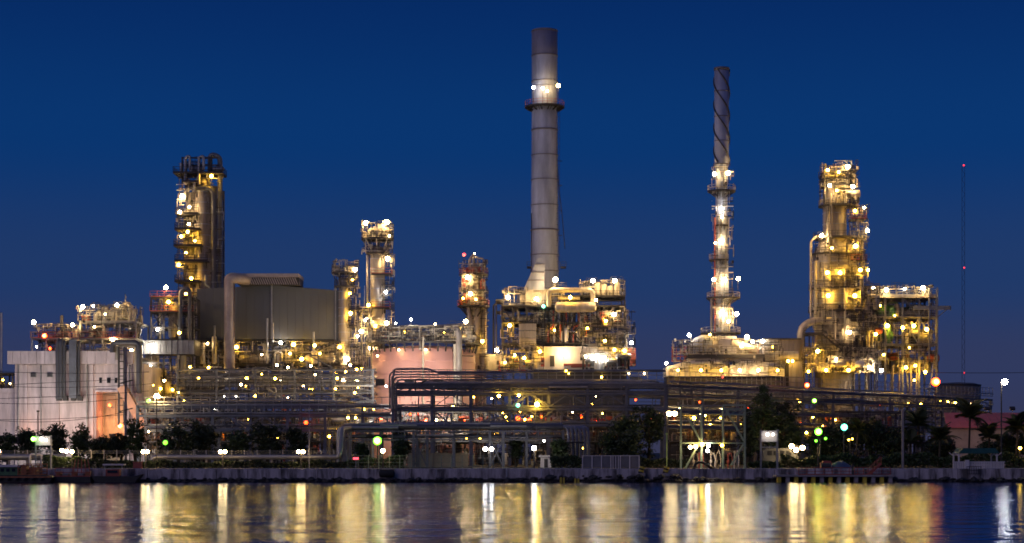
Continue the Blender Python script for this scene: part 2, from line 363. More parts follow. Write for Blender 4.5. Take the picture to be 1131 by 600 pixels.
n1 = wnoise(.20, .55, 3); n2 = wnoise(.06, .16, 2)
mx = n.nodes.new('ShaderNodeMath'); mx.operation = 'MULTIPLY_ADD'; Lk(n2.outputs['Fac'], mx.inputs[0]); mx.inputs[1].default_value = 2.5; Lk(n1.outputs['Fac'], mx.inputs[2])
bp = n.nodes.new('ShaderNodeBump'); bp.inputs['Strength'].default_value = 1; bp.inputs['Distance'].default_value = .30; Lk(mx.outputs[0], bp.inputs['Height']); n3 = wnoise(.010, .028, 2); mr = n.nodes.new('ShaderNodeMapRange'); mr.inputs[1].default_value = .35; mr.inputs[2].default_value = .65; mr.inputs[3].default_value = .45; mr.inputs[4].default_value = 1.; Lk(n3.outputs['Fac'], mr.inputs[0]); Lk(mr.outputs[0], bp.inputs['Strength']); Lk(bp.outputs[0], gl.inputs['Normal'])
sheet('water', -3000, 3000, -1500, 300.6, 0, wm)
sheet('ground', -6000, 6000, 300.4, 12000, G - .01, GRASS)
b_ = MB(); b_.add([(-300, 300.7, G + .004), (300, 300.7, G + .004), (300, 306, G + .004), (-300, 306, G + .004)], [(0, 1, 2, 3)])
tag(link('path', b_.mesh('path', CONC), Matrix.Identity(4)), None, None, None, 'structure')

# quay wall of cast panels
T = Thing('quay_wall', 'long weathered concrete quay wall rising from the river, dark below the tide line', 'wall', 565, 300, z=0)
rg = random.Random(3); xp = -30.
T.box('footing', -500, 1600, 527.0, 545, .25, 1.2, TIDAL)
while xp < 1165:
    w = rg.uniform(34, 46)
    T.box('panel', xp, xp + w - .7, 518.1 + rg.uniform(-.15, .1), 529.5, rg.uniform(-.06, .06), .95, QUAY); xp += w
T.box('coping', -500, -31, 518, 530, 0, .9, QUAY); T.box('coping', 1166, 1600, 518, 530, 0, .9, QUAY)
b = MB()
rr = random.Random(8)
def rock(b, c, r, rr):
    bm = bmesh.new(); bmesh.ops.create_icosphere(bm, subdivisions=1, radius=1)
    q = [rr.uniform(.7, 1.25) for _ in range(3)]
    b.add([(c[0] + v.co.x * r * q[0] * rr.uniform(.8, 1.2) * 1.3, c[1] + v.co.y * r * q[1], c[2] + v.co.z * r * q[2] * rr.uniform(.7, 1.1) * .8) for v in bm.verts], [[v.index for v in f.verts] for f in bm.faces]); bm.free()
for i in range(620):
    px = rr.uniform(-20, 1150); hi = 1.0 if (590 < px < 760 or 855 < px < 960) else .55
    c = W(px, 530, 299.2, rr.uniform(-1.2, .4)); rock(b, (c.x, c.y, rr.uniform(-.1, hi)), rr.uniform(.25, .55), rr)
tag(link('rubble', b.mesh('rubble', DARKROCK), Matrix.Identity(4)), 'dark wet rubble heaped along the foot of the quay wall', 'rubble', None, 'stuff')

# ================================================================== LEFT BOILER HOUSE
T = Thing('boiler_house', 'pale panelled boiler house with dark ducts down its front at the picture edge', 'building', 85, 375)
gy = T.gy()
T.box('wall', 15, 105, 402, gy, 1, 26, BOILERW); T.box('wall', 105, 136, 402, 432, 1, 26, BOILERW); T.box('wall', 136, 158, 402, gy, 1, 26, BOILERW)
T.box('recess_wall', 104, 137, 430, gy, 7, 8, BEIGE)
edges = [15, 26, 44, 62, 82, 104.5]
for a, c in zip(edges, edges[1:]):
    for y0, y1 in ((403, 438), (438.6, 474), (474.6, gy)): T.box('panel', a + .3, c - .3, y0, y1, .9 - .02 * ((a * 7) % 3), 1.1, BOILERW)
for a, c in ((137, 147), (147, 158)):
    for y0, y1 in ((403, 438), (438.6, gy)): T.box('panel', a + .3, c - .3, y0, y1, .92, 1.1, BOILERW)
for x in (28, 63, 101): T.box('pilaster', x - 1.6, x + 1.6, 403, gy, .3, .89, BOILERW)
for x, w_ in ((110, 3), (119, 4), (127, 3)):
    f_ = T.box('window', x - w_ / 2, x + w_ / 2, 417, 423, .88, 1.02, STEEL); T.box('pane', x - w_ / 2 + .4, x + w_ / 2 - .4, 417.5, 422.5, .84, .88, GLASSD, f_)
wn = T.box('window', 108, 120, 436, 470, 6.7, 6.95, BEIGE)
for i in range(3):
    for j in range(2): T.box('pane', 108.5 + 6 * j, 113.5 + 6 * j, 439 + 11 * i, 449 + 11 * i, 6.6, 6.7, BEIGE, wn)
T.box('lintel', 104, 137, 430.5, 433, .5, 1.5, BOILERW)
x = 9.
for w_ in (6, 9, 9, 8.5, 9, 14, 9.5, 13, 10, 9, 12, 10, 10, 10):
    T.box('parapet_panel', x, x + w_ - .35, 388, 402.2, -.6, .85, BOILERW); x += w_
T.box('roof', 9, 158, 395, 396.5, .9, 26, CONC)
for xx in (20, 45, 96, 143): T.cyl('downpipe', (xx, T.gy(), .2), (xx, 403, .2), .16, GALV)
for xx, yy in ((36, 414), (54, 414)):
    vt = T.box('vent', xx - 3, xx + 3, yy - 2.5, yy + 2.5, .55, .88, GALV)
    for j in range(4): T.box('slat', xx - 2.6, xx + 2.6, yy - 2.1 + j * 1.15, yy - 1.5 + j * 1.15, .42, .55, STEEL, vt)
T.box('wing_wall', -60, 18, 432, gy, 3, 18, BOILERW); T.box('wing_parapet', -60, 18.5, 428.5, 433.5, 2.6, 3, BOILERW)
for i in range(7): T.box('panel', -60 + i * 11, -49.5 + i * 11, 434, 466, 2.85, 3, BOILERW)
for i, xx in enumerate((66, 69.5)): T.pipe('duct_pipe', [(xx, 441, -1.6), (xx, 376, -1.6), (xx + 3, 374, 4)], .42, PIPED)
T.box('duct', 79, 87, 376, 440, -2.2, -.9, RACK)
for xx in (73, 89): T.pipe('duct_pipe', [(xx, 440, -1.5), (xx, 378, -1.5), (xx, 375, 5)], .3, PIPED)
for xx in (67, 74, 83, 90): T.box('bracket', xx - 2.5, xx + 2.5, 438, 443, -1.9, -.6, STEEL)
T.pipe('duct_pipe', [(127, 390, -2), (127, 379, -2), (156, 379, -2), (156, 435, -2)], .55, PIPED)
T.pipe('duct_pipe', [(131, 398, -1.4), (131, 383, -1.4), (152, 383, -1.4), (152, 432, -1.4)], .35, CLADW)
for xx in (134, 140): T.bar('hanger', (xx, 384, -2.4), (xx, 470, -2.4), .35, STEEL)
for i in range(9): T.bar('hanger_rung', (134, 392 + i * 8, -2.4), (140, 392 + i * 8, -2.4), .18, STEEL)
T.bar('chute', (138, 428, -3), (163, 472, -3), 2.6, mat('chute_paint', (.60, .34, .24), .6), 1.6)
T.bar('chute_support', (158, gy, -3), (158, 464, -3), .4, STEEL)
HB = 'pale boiler house roof frame'
T = Thing('roof_frame', 'two-tier steel platform of boilers and pipes on the pale boiler house roof', 'platform', 90, 382, z=Zp(396, 382))
T.frame([34, 50, 66, 84, 98, 112, 130, 148], [374], 1, 16, GALV, .3, 396, decks=(374,), rails=(374,), rm=RED)
T.frame([86, 98, 112, 130, 148], [355.5], 2, 15, GALV, .32, 374, decks=(355.5,), rails=(355.5,), braces=((1, 0, 0), (3, 0, 1)))
equip(T, 36, 84, 376.5, 396, 2, 12, 1, 9, [CLADW, RED, PIPE, WHITE]); equip(T, 86, 146, 377, 396, 2, 12, 2, 10)
equip(T, 60, 86, 356, 373, 2, 9, 5, 7, [CLADW, WHITE, CLAD]); equip(T, 88, 146, 357, 373, 1, 10, 6, 10)
T.cyl('horizontal_vessel', (100, 347, 5), (136, 347, 5), 1.25, CLADW, kind='drum'); equip(T, 100, 146, 340, 354.6, 3, 10, 7, 10, [CLADW, WHITE])
for xx in (108, 118, 128): T.cyl('upright_vessel', (xx, 354, 7), (xx, 336, 7), .8, CLADW, kind='drum')
T.pipe('pipe', [(140, 354, 3), (140, 334, 3), (133, 334, 3), (133, 350, 3)], .4, CLADW); T.cyl('mast', (134, 340, 4), (134, 324, 4), .12, GALV)
T.cyl('vent_stack', (63, 373, 4), (63, 347, 4), .35, PIPED); T.pipe('pipe', [(146, 354, 3), (146, 342, 3), (143, 340, 3)], .2, CLADW)
T.box('cabin', 86, 94, 347.5, 354.3, 3, 6, RED)
clutter(T, 34, 86, 358, 396, -.5, 8, 501, 150); clutter(T, 84, 150, 336, 396, -.5, 8, 502, 260)
lamps(HB, 382, .2, [(37, 356, 'W', 1.6, .5), (49, 371, 'O', 1.2, .4), (91, 339, 'W', 1.6, .5), (103, 338, 'N', .8, .28), (129, 337, 'W', 1.5, .45), (80, 359, 'W', 1.3), (124, 375, 'W', 1.2), (145, 387, 'W', .8, .35),
                    (104, 361, 'W', .6, .25), (40, 383, 'N', .6, .2), (55, 385, 'O', .8, .25), (116, 347, 'W', .7, .22)])
lamps('the orange-lit bay of the boiler house', 375, 3.5, [(129, 470, 'O', 1.1, .42), (117, 447, 'O', .5, .3)], stem=0)
for i, (xx, yy) in enumerate(((28, 474), (63, 476), (101, 474))):
    flood(xx, yy + 8, 375, -2.2, (0, .55, 1), 'orange uplight washing the %s pilaster of the boiler house' % ('outer', 'middle', 'inner')[i], 'A', 1.1, .9, 'boiler house uplights')
for i, xx in enumerate((20, 52, 86)): flood(xx, 486, 352, 0, (.08 - .06 * i, 1, .30), 'added fill light behind the dark trees aimed at the boiler house, %s along' % ('first', 'second', 'third')[i], 'N', 8., 1.6, 'added boiler house fill lights')  # unseen fill added to brighten the boiler house wall

flood(121, 480, 375, 3.0, (0, .5, 1), 'added amber fill light on the floor of the boiler house bay', 'A', 5., 1.1)  # fill added to strengthen the orange wash inside the bay
flood(150, 484, 372, -6, (.1, .7, 1), 'added amber fill light under the slanting boiler house chute', 'A', 3., 1.1)  # fill added to turn the chute bright orange
# low equipment beyond the wing, at the picture edge
T = Thing('rooftop_plant', 'small lit machinery frame on the low wing beside the boiler house', 'machinery', 4, 384, z=Zp(432, 384))
T.frame([-8, 2, 14], [413], 0, 6, STEEL, .3, 433, decks=(413,), rails=()); equip(T, -6, 14, 414, 432, .5, 5, 9, 5)
T.bar('mast', (0, 413, 1), (0, 345, 1), .3, GALV)
lamps('the low wing machinery frame', 384, -.6, [(4, 420, 'Y', .5, .25), (12, 424, 'W', .4, .2)])

# ================================================================== CABIN FRAME AND TALL COLUMN
T = Thing('reactor_frame', 'open steel frame around a drum standing on a ribbed metal cabin', 'platform', 188, 395)
T.frame([167, 181, 198, 213], [329, 345, 362, 376], 0, 8, STEEL, .34, GY(395), decks=(345, 376), rails=(329, 345), braces=((0, 1, 2), (0, 2, 1), (1, 1, 0), (2, 0, 1)), rm=RED)
T.cyl('drum', (191, 374, 3), (191, 334, 3), 1.5, CLADW, kind='drum'); T.cyl('drum', (205, 374, 4), (205, 350, 4), 1.2, CLAD, kind='drum')
T.pipe('pipe', [(176, 376, 1), (176, 330, 1), (188, 326, 1), (188, 336, 3)], .25, CLADW); T.pipe('pipe', [(200, 376, -.6), (200, 322, -.6), (206, 318, -.6), (210, 322, -.6), (210, 376, -.6)], .4, PIPED)
for i in range(18): T.box('rib_panel', 160 + i * 3.1, 162.8 + i * 3.1, 376.5, 391.5, -1.4 - .12 * (i % 2), -.9, GALV)
T.box('cabin_body', 160, 216, 376, 392, -.88, 7, STEEL)
for xx in (164, 170, 200): T.cyl('silo', (xx, GY(395), 1), (xx, 392.5, 1), .9, CLADW)
equip(T, 174, 212, 400, 440, 0, 6, 12, 9)
clutter(T, 166, 214, 326, 375, -1, 6, 503, 120); clutter(T, 160, 216, 394, 450, -2, 5, 504, 140)
lamps('the steel frame on the ribbed cabin', 395, -.9, [(184, 318, 'W', 1.4, .5), (187, 334, 'Y', 1.2, .45), (175, 364, 'N', 1., .4), (199, 368, 'Y', 1., .4), (168, 384, 'N', 1.3, .55, -3.2)])

T = Thing('fractionating_column', 'tall clad column with stacked balconies and an inverted pipe loop on top', 'tower', 222, 425)
T.lathe('shell', 223.5, 0, [(0.1, 196), (5, 196.5), (8, 198.5), (9.5, 202), (9.5, GY(425))], CLAD)
for yy in (212, 224, 236, 248, 260, 273, 286, 299, 311, 324, 340, 356): T.lathe('band', 223.5, 0, [(9.55, yy), (9.8, yy), (9.8, yy + .7), (9.55, yy + .7)], STACK, n=24)
T.cyl('side_vessel', (209, GY(425), 1.5), (209, 212, 1.5), 1.0, CLADW)
T.cyl('side_vessel', (202, GY(425), 3), (202, 232, 3), .45, PIPED)
for yy, x0, x1 in ((203, 205, 222), (238, 197, 222), (255, 196, 224), (273, 195, 226), (290, 196, 232), (312, 196, 224), (331, 198, 224)):
    o = T.box('balcony', x0, x1, yy - .7, yy + 1.2, -3.9, 1.6, STEEL); T.rail('railing', [(x0, yy - .8, 1.5), (x0, yy - .8, -3.5), (x1, yy - .8, -3.5)], STEEL, o, t=.09)
    T.bar('bracket', (x1 - 2, yy + .6, -3), (x1 - 2, yy + 7, -1.9), .18, STEEL, parent=o); T.bar('bracket', (x0 + 3, yy + .6, -3), (209, yy + 8, 0), .18, STEEL, parent=o)
for yy0, yy1, xx in ((203, 238, 216), (238, 255, 200), (255, 273, 218), (273, 290, 200), (290, 312, 219), (312, 331, 201), (331, 390, 217)): T.ladder(xx, -3.2, yy0 - 6, yy1)
T.pipe('overhead_pipe', [(207, 225, -2.4), (207, 209, -2.4), (238, 209, -2.4), (238, 400, -2.4)], .5, PIPED, bend=2)
T.pipe('riser_pipe', [(243, GY(425), 0), (243, 173, 0), (232, 170, 0), (232, 197, 0)], .55, RACK, bend=1.6)
T.pipe('riser_pipe', [(234, 345, -2.6), (234, 318, -2.6), (229.5, 316, -2.6), (229.5, 305, -2.6)], .28, PIPE); T.cyl('side_vessel', (233.5, GY(425), 1.5), (233.5, 205, 1.5), 1.1, PIPED)
T.cyl('riser_pipe', (246, GY(425), 1.5), (246, 210, 1.5), .22, PIPED)
T.box('crown_deck', 194, 248, 192.5, 194, -3.4, 3.4, STEEL); T.rail('railing', [(194, 192.4, 3.3), (194, 192.4, -3.3), (248, 192.4, -3.3), (248, 192.4, 3.3)], STEEL, t=.09)
for xx in (203, 207, 222, 233): T.bar('crown_post', (xx, 210, -2), (xx, 175, -2), .3, STEEL)
for yy in (176, 184): T.bar('crown_beam', (203, yy, -2), (243, yy, -2), .3, STEEL)
for xx in (207, 222): T.pipe('crown_pipe', [(xx, 206, -2.7), (xx, 176, -2.7), (xx + 5, 174, -2.7), (xx + 5, 190, -2.7)], .3, PIPE)
T.pipe('crown_pipe', [(222, 176, -3), (222, 198, -3), (217, 204, -3), (217, 214, -3)], .26, PIPE); equip(T, 200, 244, 180, 192.4, -2, 2, 31, 5, [PIPE])
for xx in (196, 204): T.bar('crown_strut', (xx, 194, -3), (215, 206, -1), .2, STEEL)
for yy in range(230, 400, 24): T.bar('pipe_support', (233, yy, -1), (246.5, yy, -1), .22, STEEL)
clutter(T, 197, 220, 205, 395, -3.8, 1, 505, 240); clutter(T, 198, 246, 178, 210, -3, 3, 506, 50, PIPE); clutter(T, 228, 248, 212, 395, -3, 0, 507, 90, PIPE)
lamps('the tall balcony column', 425, -3.2, [(236, 197, 'Y', 1.1, .42), (204, 219, 'W', 1.6, .5), (202, 237, 'W', 1.2, .4, -4), (212, 231, 'W', 1.2, .35, -3.4), (203, 263, 'Y', 1., .35), (210, 258, 'Y', 1.2, .38, -3), (200, 294, 'Y', 1., .4),
       (211, 249, 'W', 1., .32, -3), (214, 309, 'Y', 1., .4), (208, 281, 'Y', 1., .3, -3), (208, 326, 'Y', .8, .35), (218, 268, 'Y', .8, .3, -3.2)])

# ================================================================== GREY SHEETED BUILDING
T = Thing('grey_hopper_building', 'large plain grey sheeted building raised over a lit open base', 'building', 300, 402)
YB = 402
def wpanel(T, name, a, b, top0, top1, bot, m, d=0, th=.25):
    P, Q = W(a[0], top0, YB, a[1]), W(b[0], top1, YB, b[1]); zb = Zp(bot, YB); n_ = Vector((Q.y - P.y, -(Q.x - P.x), 0)).normalized()
    if n_.y > 0: n_ = -n_
    mbd = MB(); vs = [Vector((P.x, P.y, zb)), Vector((Q.x, Q.y, zb)), Q, P]; vs = [v + n_ * d for v in vs]
    mbd.add(vs + [v - n_ * th for v in vs], [(0, 1, 2, 3), (7, 6, 5, 4), (0, 4, 5, 1), (1, 5, 6, 2), (2, 6, 7, 3), (3, 7, 4, 0)]); return T.mb(name, mbd, m)
NP = 9
for i in range(NP):
    t0, t1 = i / NP, (i + 1) / NP - .0015
    wpanel(T, 'wall_panel', (214 + 86 * t0, 4 - 4 * t0), (214 + 86 * t1, 4 - 4 * t1), 317.5 - 2.5 * t0, 317.5 - 2.5 * t1, 374.5, GREYB, .004 * ((i * 5) % 3))
    wpanel(T, 'wall_panel', (300.4 + 75.6 * t0, 3 * t0), (300.4 + 75.6 * t1, 3 * t1), 315 + 5 * t0, 315 + 5 * t1, 374.5, GREYB, .004 * ((i * 7) % 3))
mbd = MB(); pts = [W(214, 318, YB, 4.3), W(300, 315.4, YB, .3), W(376, 320.4, YB, 3.3), W(376, 320.4, YB, 28), W(214, 318, YB, 28)]
low = [Vector((p.x, p.y, Zp(374, YB))) for p in pts]; N5 = 5
mbd.add(pts + low, [(0, 1, 2, 3, 4), (9, 8, 7, 6, 5)] + [(i, i + 5, (i + 1) % 5 + 5, (i + 1) % 5) for i in range(N5)]); T.mb('core', mbd, GREYB)
T.bar('corner_trim', (300.2, 314.5, -.2), (300.2, 374.5, -.2), .3, GALV)
T.pipe('flue_duct', [(256, 412, -3.2), (256, 309, -3.2), (262, 309, -3.2), (275, 309.5, -1.0)], 1.12, mat('flue_cladding', (.34, .28, .27), .5, .2), bend=2.4, n=16)
lv = T.box('louvre_box', 264, 331, 303.2, 307, -2.2, 8, MATS['flue_cladding'])
for i in range(26):
    xx = 264 + i * 2.52; T.bar('slat', (xx - 1, 306.5, -1.9), (xx + 2.8, 315, -1.9), .26, MATS['flue_cladding'], .2, parent=lv)
T.box('louvre_back', 264, 331, 307.2, 315.3, -1.2, 7, STEEL)
xs = [216, 240, 262, 282, 300, 322, 346, 373]
T.frame(xs, [376.5, 389, 403, 420], 1.5, 18, STEEL, .4, decks=(403, 420), rails=(389, 403), braces=((0, 1, 2), (3, 1, 0), (4, 0, 2), (4, 1, 1), (5, 0, 0), (5, 1, 2), (6, 0, 1), (6, 1, 2), (2, 1, 0)))
equip(T, 218, 300, 390, 402.5, -.5, 8, 21, 14, [CLADW, CLAD, WHITE, RED]); equip(T, 300, 372, 379, 402.5, -.5, 8, 22, 16, [CLADW, CLAD, WHITE]); equip(T, 218, 372, 405, 420, 0, 10, 23, 22)
equip(T, 218, 262, 379, 389, 0, 8, 24, 6, [CLADW, WHITE]); equip(T, 220, 372, 424, GY(402), 0, 12, 25, 24, [PIPE, CLAD, RED])
T.cyl('horizontal_vessel', (262, 396, 2), (298, 396, 2), 1.1, CLAD, kind='drum'); T.cyl('horizontal_vessel', (336, 396, 1), (370, 396, 1), .9, CLAD, kind='drum')
for xx, y0, y1 in ((238, 360, 402), (296, 352, 402), (347, 367, 390), (302, 357, 378)): T.cyl('vent_pipe', (xx, y1, -1.2), (xx, y0, -1.2), .22, PIPE)
T.cyl('hanging_vessel', (237, 402, -.4), (237, 372, -.4), .5, CLADW); T.cyl('hanging_vessel', (224, 402, 0), (224, 379, 0), .6, CLADW)
clutter(T, 215, 376, 377, 404, -1.5, 9, 508, 420); clutter(T, 170, 400, 404, 440, -4, 6, 509, 420)
HG = 'the open base under the grey building'
lamps(HG, 402, -1.2, [(262, 384, 'Y', 1.3, .45), (230, 380, 'W', .8, .3), (311, 379, 'N', 1.2, .42), (325, 381, 'Y', 1.3, .48), (348, 382, 'Y', 1.2, .45), (334, 397, 'Y', 1.5, .5), (321, 391, 'Y', 1., .36), (354, 391, 'Y', .8, .32),
       (205, 408, 'Y', 1.2, .45, -4), (175, 407, 'N', 1., .4, -9), (182, 419, 'Y', 1.2, .45, -8), (208, 418, 'Y', 1.2, .45, -6), (233, 407, 'Y', .8, .38, -3), (251, 415, 'N', 1., .4, -4), (198, 432, 'Y', .8, .35, -8), (203, 434, 'Y', .6, .24, -8),
       (274, 418, 'Y', 1., .4, -2), (272, 427, 'Y', .6, .3), (345, 431, 'Y', 1.2, .45, -3), (337, 427, 'W', .8, .3, -3), (186, 431, 'Y', .8, .36, -9), (312, 421, 'N', .5, .18, -3), (290, 392, 'W', .7, .25)])

# ================================================================== COLUMNS B, C, D
def slim_column(name, label, cx, Y, r, ytop, decks, bands, m=CLAD, side=1):
    T = Thing(name, label, 'tower', cx, Y)
    T.lathe('shell', cx, 0, [(.1, ytop), (r * .5, ytop + .6), (r * .85, ytop + 1.8), (r, ytop + 4), (r, GY(Y))], m)
    for yy in bands: T.lathe('band', cx, 0, [(r + .05, yy), (r + .3, yy), (r + .3, yy + .6), (r + .05, yy + .6)], STACK, n=20)
    for d_ in decks: T.round_deck(cx + (d_[3] if len(d_) > 3 else 0), 0, d_[0], r + .1, d_[1], STEEL, d_[2] if len(d_) > 2 else STEEL)
    return T
T = slim_column('slim_column', 'slim banded column beside the grey building with a round head platform', 380.5, 405, 6.5, 306, [(301, 14.5), (316, 11.5)], range(322, 410, 9))
for a in range(6): u = a * math.pi / 3; T.bar('head_strut', (380.5 + 6.5 * math.cos(u), 316, 1.3 * math.sin(u)), (380.5 + 13.5 * math.cos(u), 301.5, 2.6 * math.sin(u)), .18, STEEL)
T.pipe('vent_pipe', [(370, 300, -1.5), (370, 290, -1.5), (373, 287, -1.5)], .25, CLADW); T.cyl('vent_pipe', (382, 300, -1), (382, 290, -1), .14, GALV); equip(T, 369, 392, 292, 300.5, -1, 1, 40, 5, [CLADW, CLAD])
for yy in (343, 361, 385): o = T.box('side_platform', 386, 396, yy - .5, yy + .5, -2, 1.5, STEEL); T.rail('railing', [(386, yy - .6, -2), (396, yy - .6, -2), (396, yy - .6, 1.5)], STEEL, o)
T.ladder(390, -1.4, 316, 420); T.cyl('riser_pipe', (370.5, GY(405), 0), (370.5, 318, 0), .3, PIPE); T.cyl('riser_pipe', (393, 410, 0), (393, 330, 0), .15, GALV)
clutter(T, 368, 396, 288, 318, -2.6, 2, 510, 60); clutter(T, 384, 398, 318, 430, -2.2, 0, 511, 120); clutter(T, 366, 404, 384, 440, -3.5, 0, 512, 150)
lamps('the slim column by the grey building', 405, -1.9, [(393, 299, 'W', 1.5, .5), (387, 325, 'Y', .8, .35, -1.8), (388, 347, 'Y', 1.2, .48), (376, 384, 'Y', 1.3, .48), (384, 397, 'W', 1.8, .6), (380, 420, 'W', 1.3, .48), (395, 420, 'W', 1.2, .42), (390, 310, 'Y', .5, .25, -1.6), (372, 412, 'Y', .8, .35), (400, 408, 'Y', .8, .3)])
T = slim_column('banded_column', 'taller banded column with twin lamps over its braced head platform', 417, 405, 8.3, 272, [(264, 18), (279.5, 13)], range(286, 400, 11), CLAD)
for a in range(8): u = a * math.pi / 4; T.bar('head_strut', (417 + 8 * math.cos(u), 279, 1.6 * math.sin(u)), (417 + 17 * math.cos(u), 264.5, 3.2 * math.sin(u)), .2, CLADW)
equip(T, 402, 431, 249, 263.5, -1.5, 1.5, 41, 9, [CLADW, WHITE, CLAD]); T.cyl('upright_vessel', (422, 263.5, -.5), (422, 247, -.5), .9, CLADW, kind='drum')
for yy, x1 in ((304, 433), (341, 431), (375, 436)): o = T.box('side_platform', 411, x1, yy - .6, yy + .6, -2.6, 1.5, STEEL); T.rail('railing', [(411, yy - .7, -2.6), (x1, yy - .7, -2.6), (x1, yy - .7, 1.5)], RED, o)
T.ladder(427, -1.8, 280, 305); T.ladder(427, -1.8, 305, 342); T.ladder(430, -1.8, 342, 400); T.cyl('riser_pipe', (406, GY(405), 0), (406, 282, 0), .3, PIPE)
T.pipe('riser_pipe', [(400, GY(405), -1), (400, 344, -1), (407, 342, -1)], .28, PIPED); T.bar('cable_tray', (403, 400, -.8), (403, 316, -.8), .1, GALV)
clutter(T, 400, 434, 246, 282, -3, 3, 513, 110); clutter(T, 422, 436, 282, 400, -2.6, 0, 514, 110); clutter(T, 395, 412, 340, 420, -3, 0, 515, 120)
lamps('the taller banded column', 405, -2.4, [(405, 248, 'W', 1.7, .55), (428, 247, 'W', 1.7, .55), (431, 262, 'W', .7, .28), (429, 287, 'W', 1.6, .55), (427, 324, 'N', 1., .38), (408, 338, 'Y', 1.2, .42), (405, 354, 'W', 1.5, .5), (400, 367, 'W', 1.5, .5), (396, 372, 'W', .9, .36), (428, 358, 'W', 1.5, .5), (410, 385, 'W', 1.3, .45), (416, 361, 'Y', 1.1, .42)])
# tank
YT = 385
T = Thing('storage_tank', 'wide salmon pink storage tank ringed by a dark roof walkway', 'tank', 465, YT)
T.lathe('shell', 465, 12, [(0.1, 378), (30, 380), (57, 384), (58.5, 384.2), (58.5, GY(YT))], PINK, n=64)
for yy in (398, 412, 427): T.lathe('seam', 465, 12, [(58.5, yy), (58.8, yy), (58.8, yy + .35), (58.5, yy + .35)], PINK, n=64)
kx = YT / F; c0 = W(465, 377, YT, 12)
NS = 40
for i in range(NS):
    a = 2 * math.pi * i / NS
    if math.sin(a) > .3: continue
    u = Vector((math.cos(a), math.sin(a), 0)); T.bar('walkway_bracket', c0 + u * 62 * kx + Vector((0, 0, -.1)), c0 + u * 58.7 * kx + Vector((0, 0, -1.9)), .22, STEEL)
b = MB(); b.lathe(c0, [(56 * kx, -.25), (64 * kx, -.25), (64 * kx, .1), (56 * kx, .1)], 64, False); T.mb('walkway', b, STEEL)
b = MB(); NR = 72
P = [c0 + Vector((math.cos(2 * math.pi * i / NR), math.sin(2 * math.pi * i / NR), 0)) * 63.8 * kx for i in range(NR + 1)]
for p, q in zip(P, P[1:]):
    b.bar(p, p + Vector((0, 0, 1.9)), .1)
    for h in (.65, 1.3, 1.9): b.bar(p + Vector((0, 0, h)), q + Vector((0, 0, h)), .09)
T.mb('railing', b, STEEL)
for pts, r in (([(428, 376, 4), (428, 363, 4), (446, 361, 2), (518, 358.5, 2), (518, 376, 2)], .3), ([(441, 376, 3), (441, 359.5, 3), (464, 359.5, 3), (464, 386, -1)], .22), ([(467.5, 372, -.6), (467.5, GY(YT), -.6)], .22), ([(502.5, 380, .5), (502.5, GY(YT), .5)], .35), ([(507, GY(YT), 0), (507, 365, 0), (500, 361, 2)], .62), ([(470, 362, 3), (480, 358, 3), (480, 376, 3)], .18)): T.pipe('pipe', pts, r, CLADW if r < .5 else CLAD)
T.frame([444, 463, 482, 505, 520], [361, 368], 4, 12, GALV, .16, 378, beam=.14); equip(T, 434, 518, 364, 377, 3, 10, 50, 14, [CLADW, WHITE, PIPED])
T.bar('pipe_clip', (507, 393, -.4), (522, 393, 2), .2, STEEL)
clutter(T, 406, 524, 360, 377, -.5, 8, 516, 260)
for xx, yy in ((436, 353), (480, 357), (453, 355)): T.cyl('lamp_mast', (xx, 377, 4), (xx, yy + 1, 4), .08, GALV)
lamps('the pink tank roof walkway', YT, 3, [(453, 352, 'N', .9, .32), (514, 354, 'W', 1.4, .5), (436, 356, 'N', .5, .22), (480, 357, 'W', .6, .24), (446, 366, 'Y', .5, .22), (507, 363, 'Y', .6, .25), (490, 366, 'Y', .4, .2)])
for i, (xx, yy) in enumerate(((415, 392), (440, 386), (470, 386), (498, 387))): lamp(xx, yy, YT, 'W', .55, .22, 'the pink tank under its walkway', -.2 + 6 * abs(i - 1.6) / 2, 0)
for i, xx in enumerate((420, 452, 484, 512)):
    flood(xx, 422, 364, 1.2, ((465 - xx) * .012, 1, .10), 'added fill light behind the pipe bridge aimed at the pink tank, number %s along' % ('one', 'two', 'three', 'four')[i], 'N', 10., 1.6, 'added tank fill lights')  # unseen fill added to brighten the tank shell
T = Thing('twin_riser_tower', 'thin twin-pipe tower with three lit cage decks behind the pink tank', 'tower', 523, 412)
for xx, r in ((519, .85), (527, .95), (534, .65)): T.cyl('riser', (xx, GY(412), 0), (xx, 330, 0), r, CLAD)
T.cyl('head_vessel', (522, 338, 0), (522, 292, 0), 1.2, CLADW, kind='drum'); T.cyl('head_vessel', (530, 338, 1), (530, 306, 1), .8, CLAD, kind='drum')
for yy, r_ in ((338, 18), (321, 14.5), (303, 16)): T.round_deck(523, 0, yy, 3, r_, STEEL, STEEL if yy == 321 else RED, n=16)
for a in range(6): u = a * math.pi / 3 + .3; T.bar('post', (523 + 13.5 * math.cos(u), 338, 2.6 * math.sin(u)), (523 + 13.5 * math.cos(u), 293, 2.6 * math.sin(u)), .18, CLADW); T.bar('head_strut', (523 + 6 * math.cos(u), 350, 1.2 * math.sin(u)), (523 + 17 * math.cos(u), 338.5, 3.3 * math.sin(u)), .25, STEEL)
T.pipe('vent_pipe', [(523, 300, 0), (523, 284, 0), (534, 286, 0), (534, 303, 0)], .2, CLADW); T.pipe('vent_pipe', [(519, 303, -1), (519, 287, -1), (524, 281, -1)], .3, CLADW)
equip(T, 511, 536, 306, 320.5, -2, 1, 60, 5, [CLADW, RED]); equip(T, 509, 538, 324, 337.5, -2, 1, 61, 6, [CLADW, RED]); equip(T, 512, 534, 290, 302.5, -2, 1, 62, 4, [RED, CLADW])
T.ladder(537, -1.2, 338, 420)
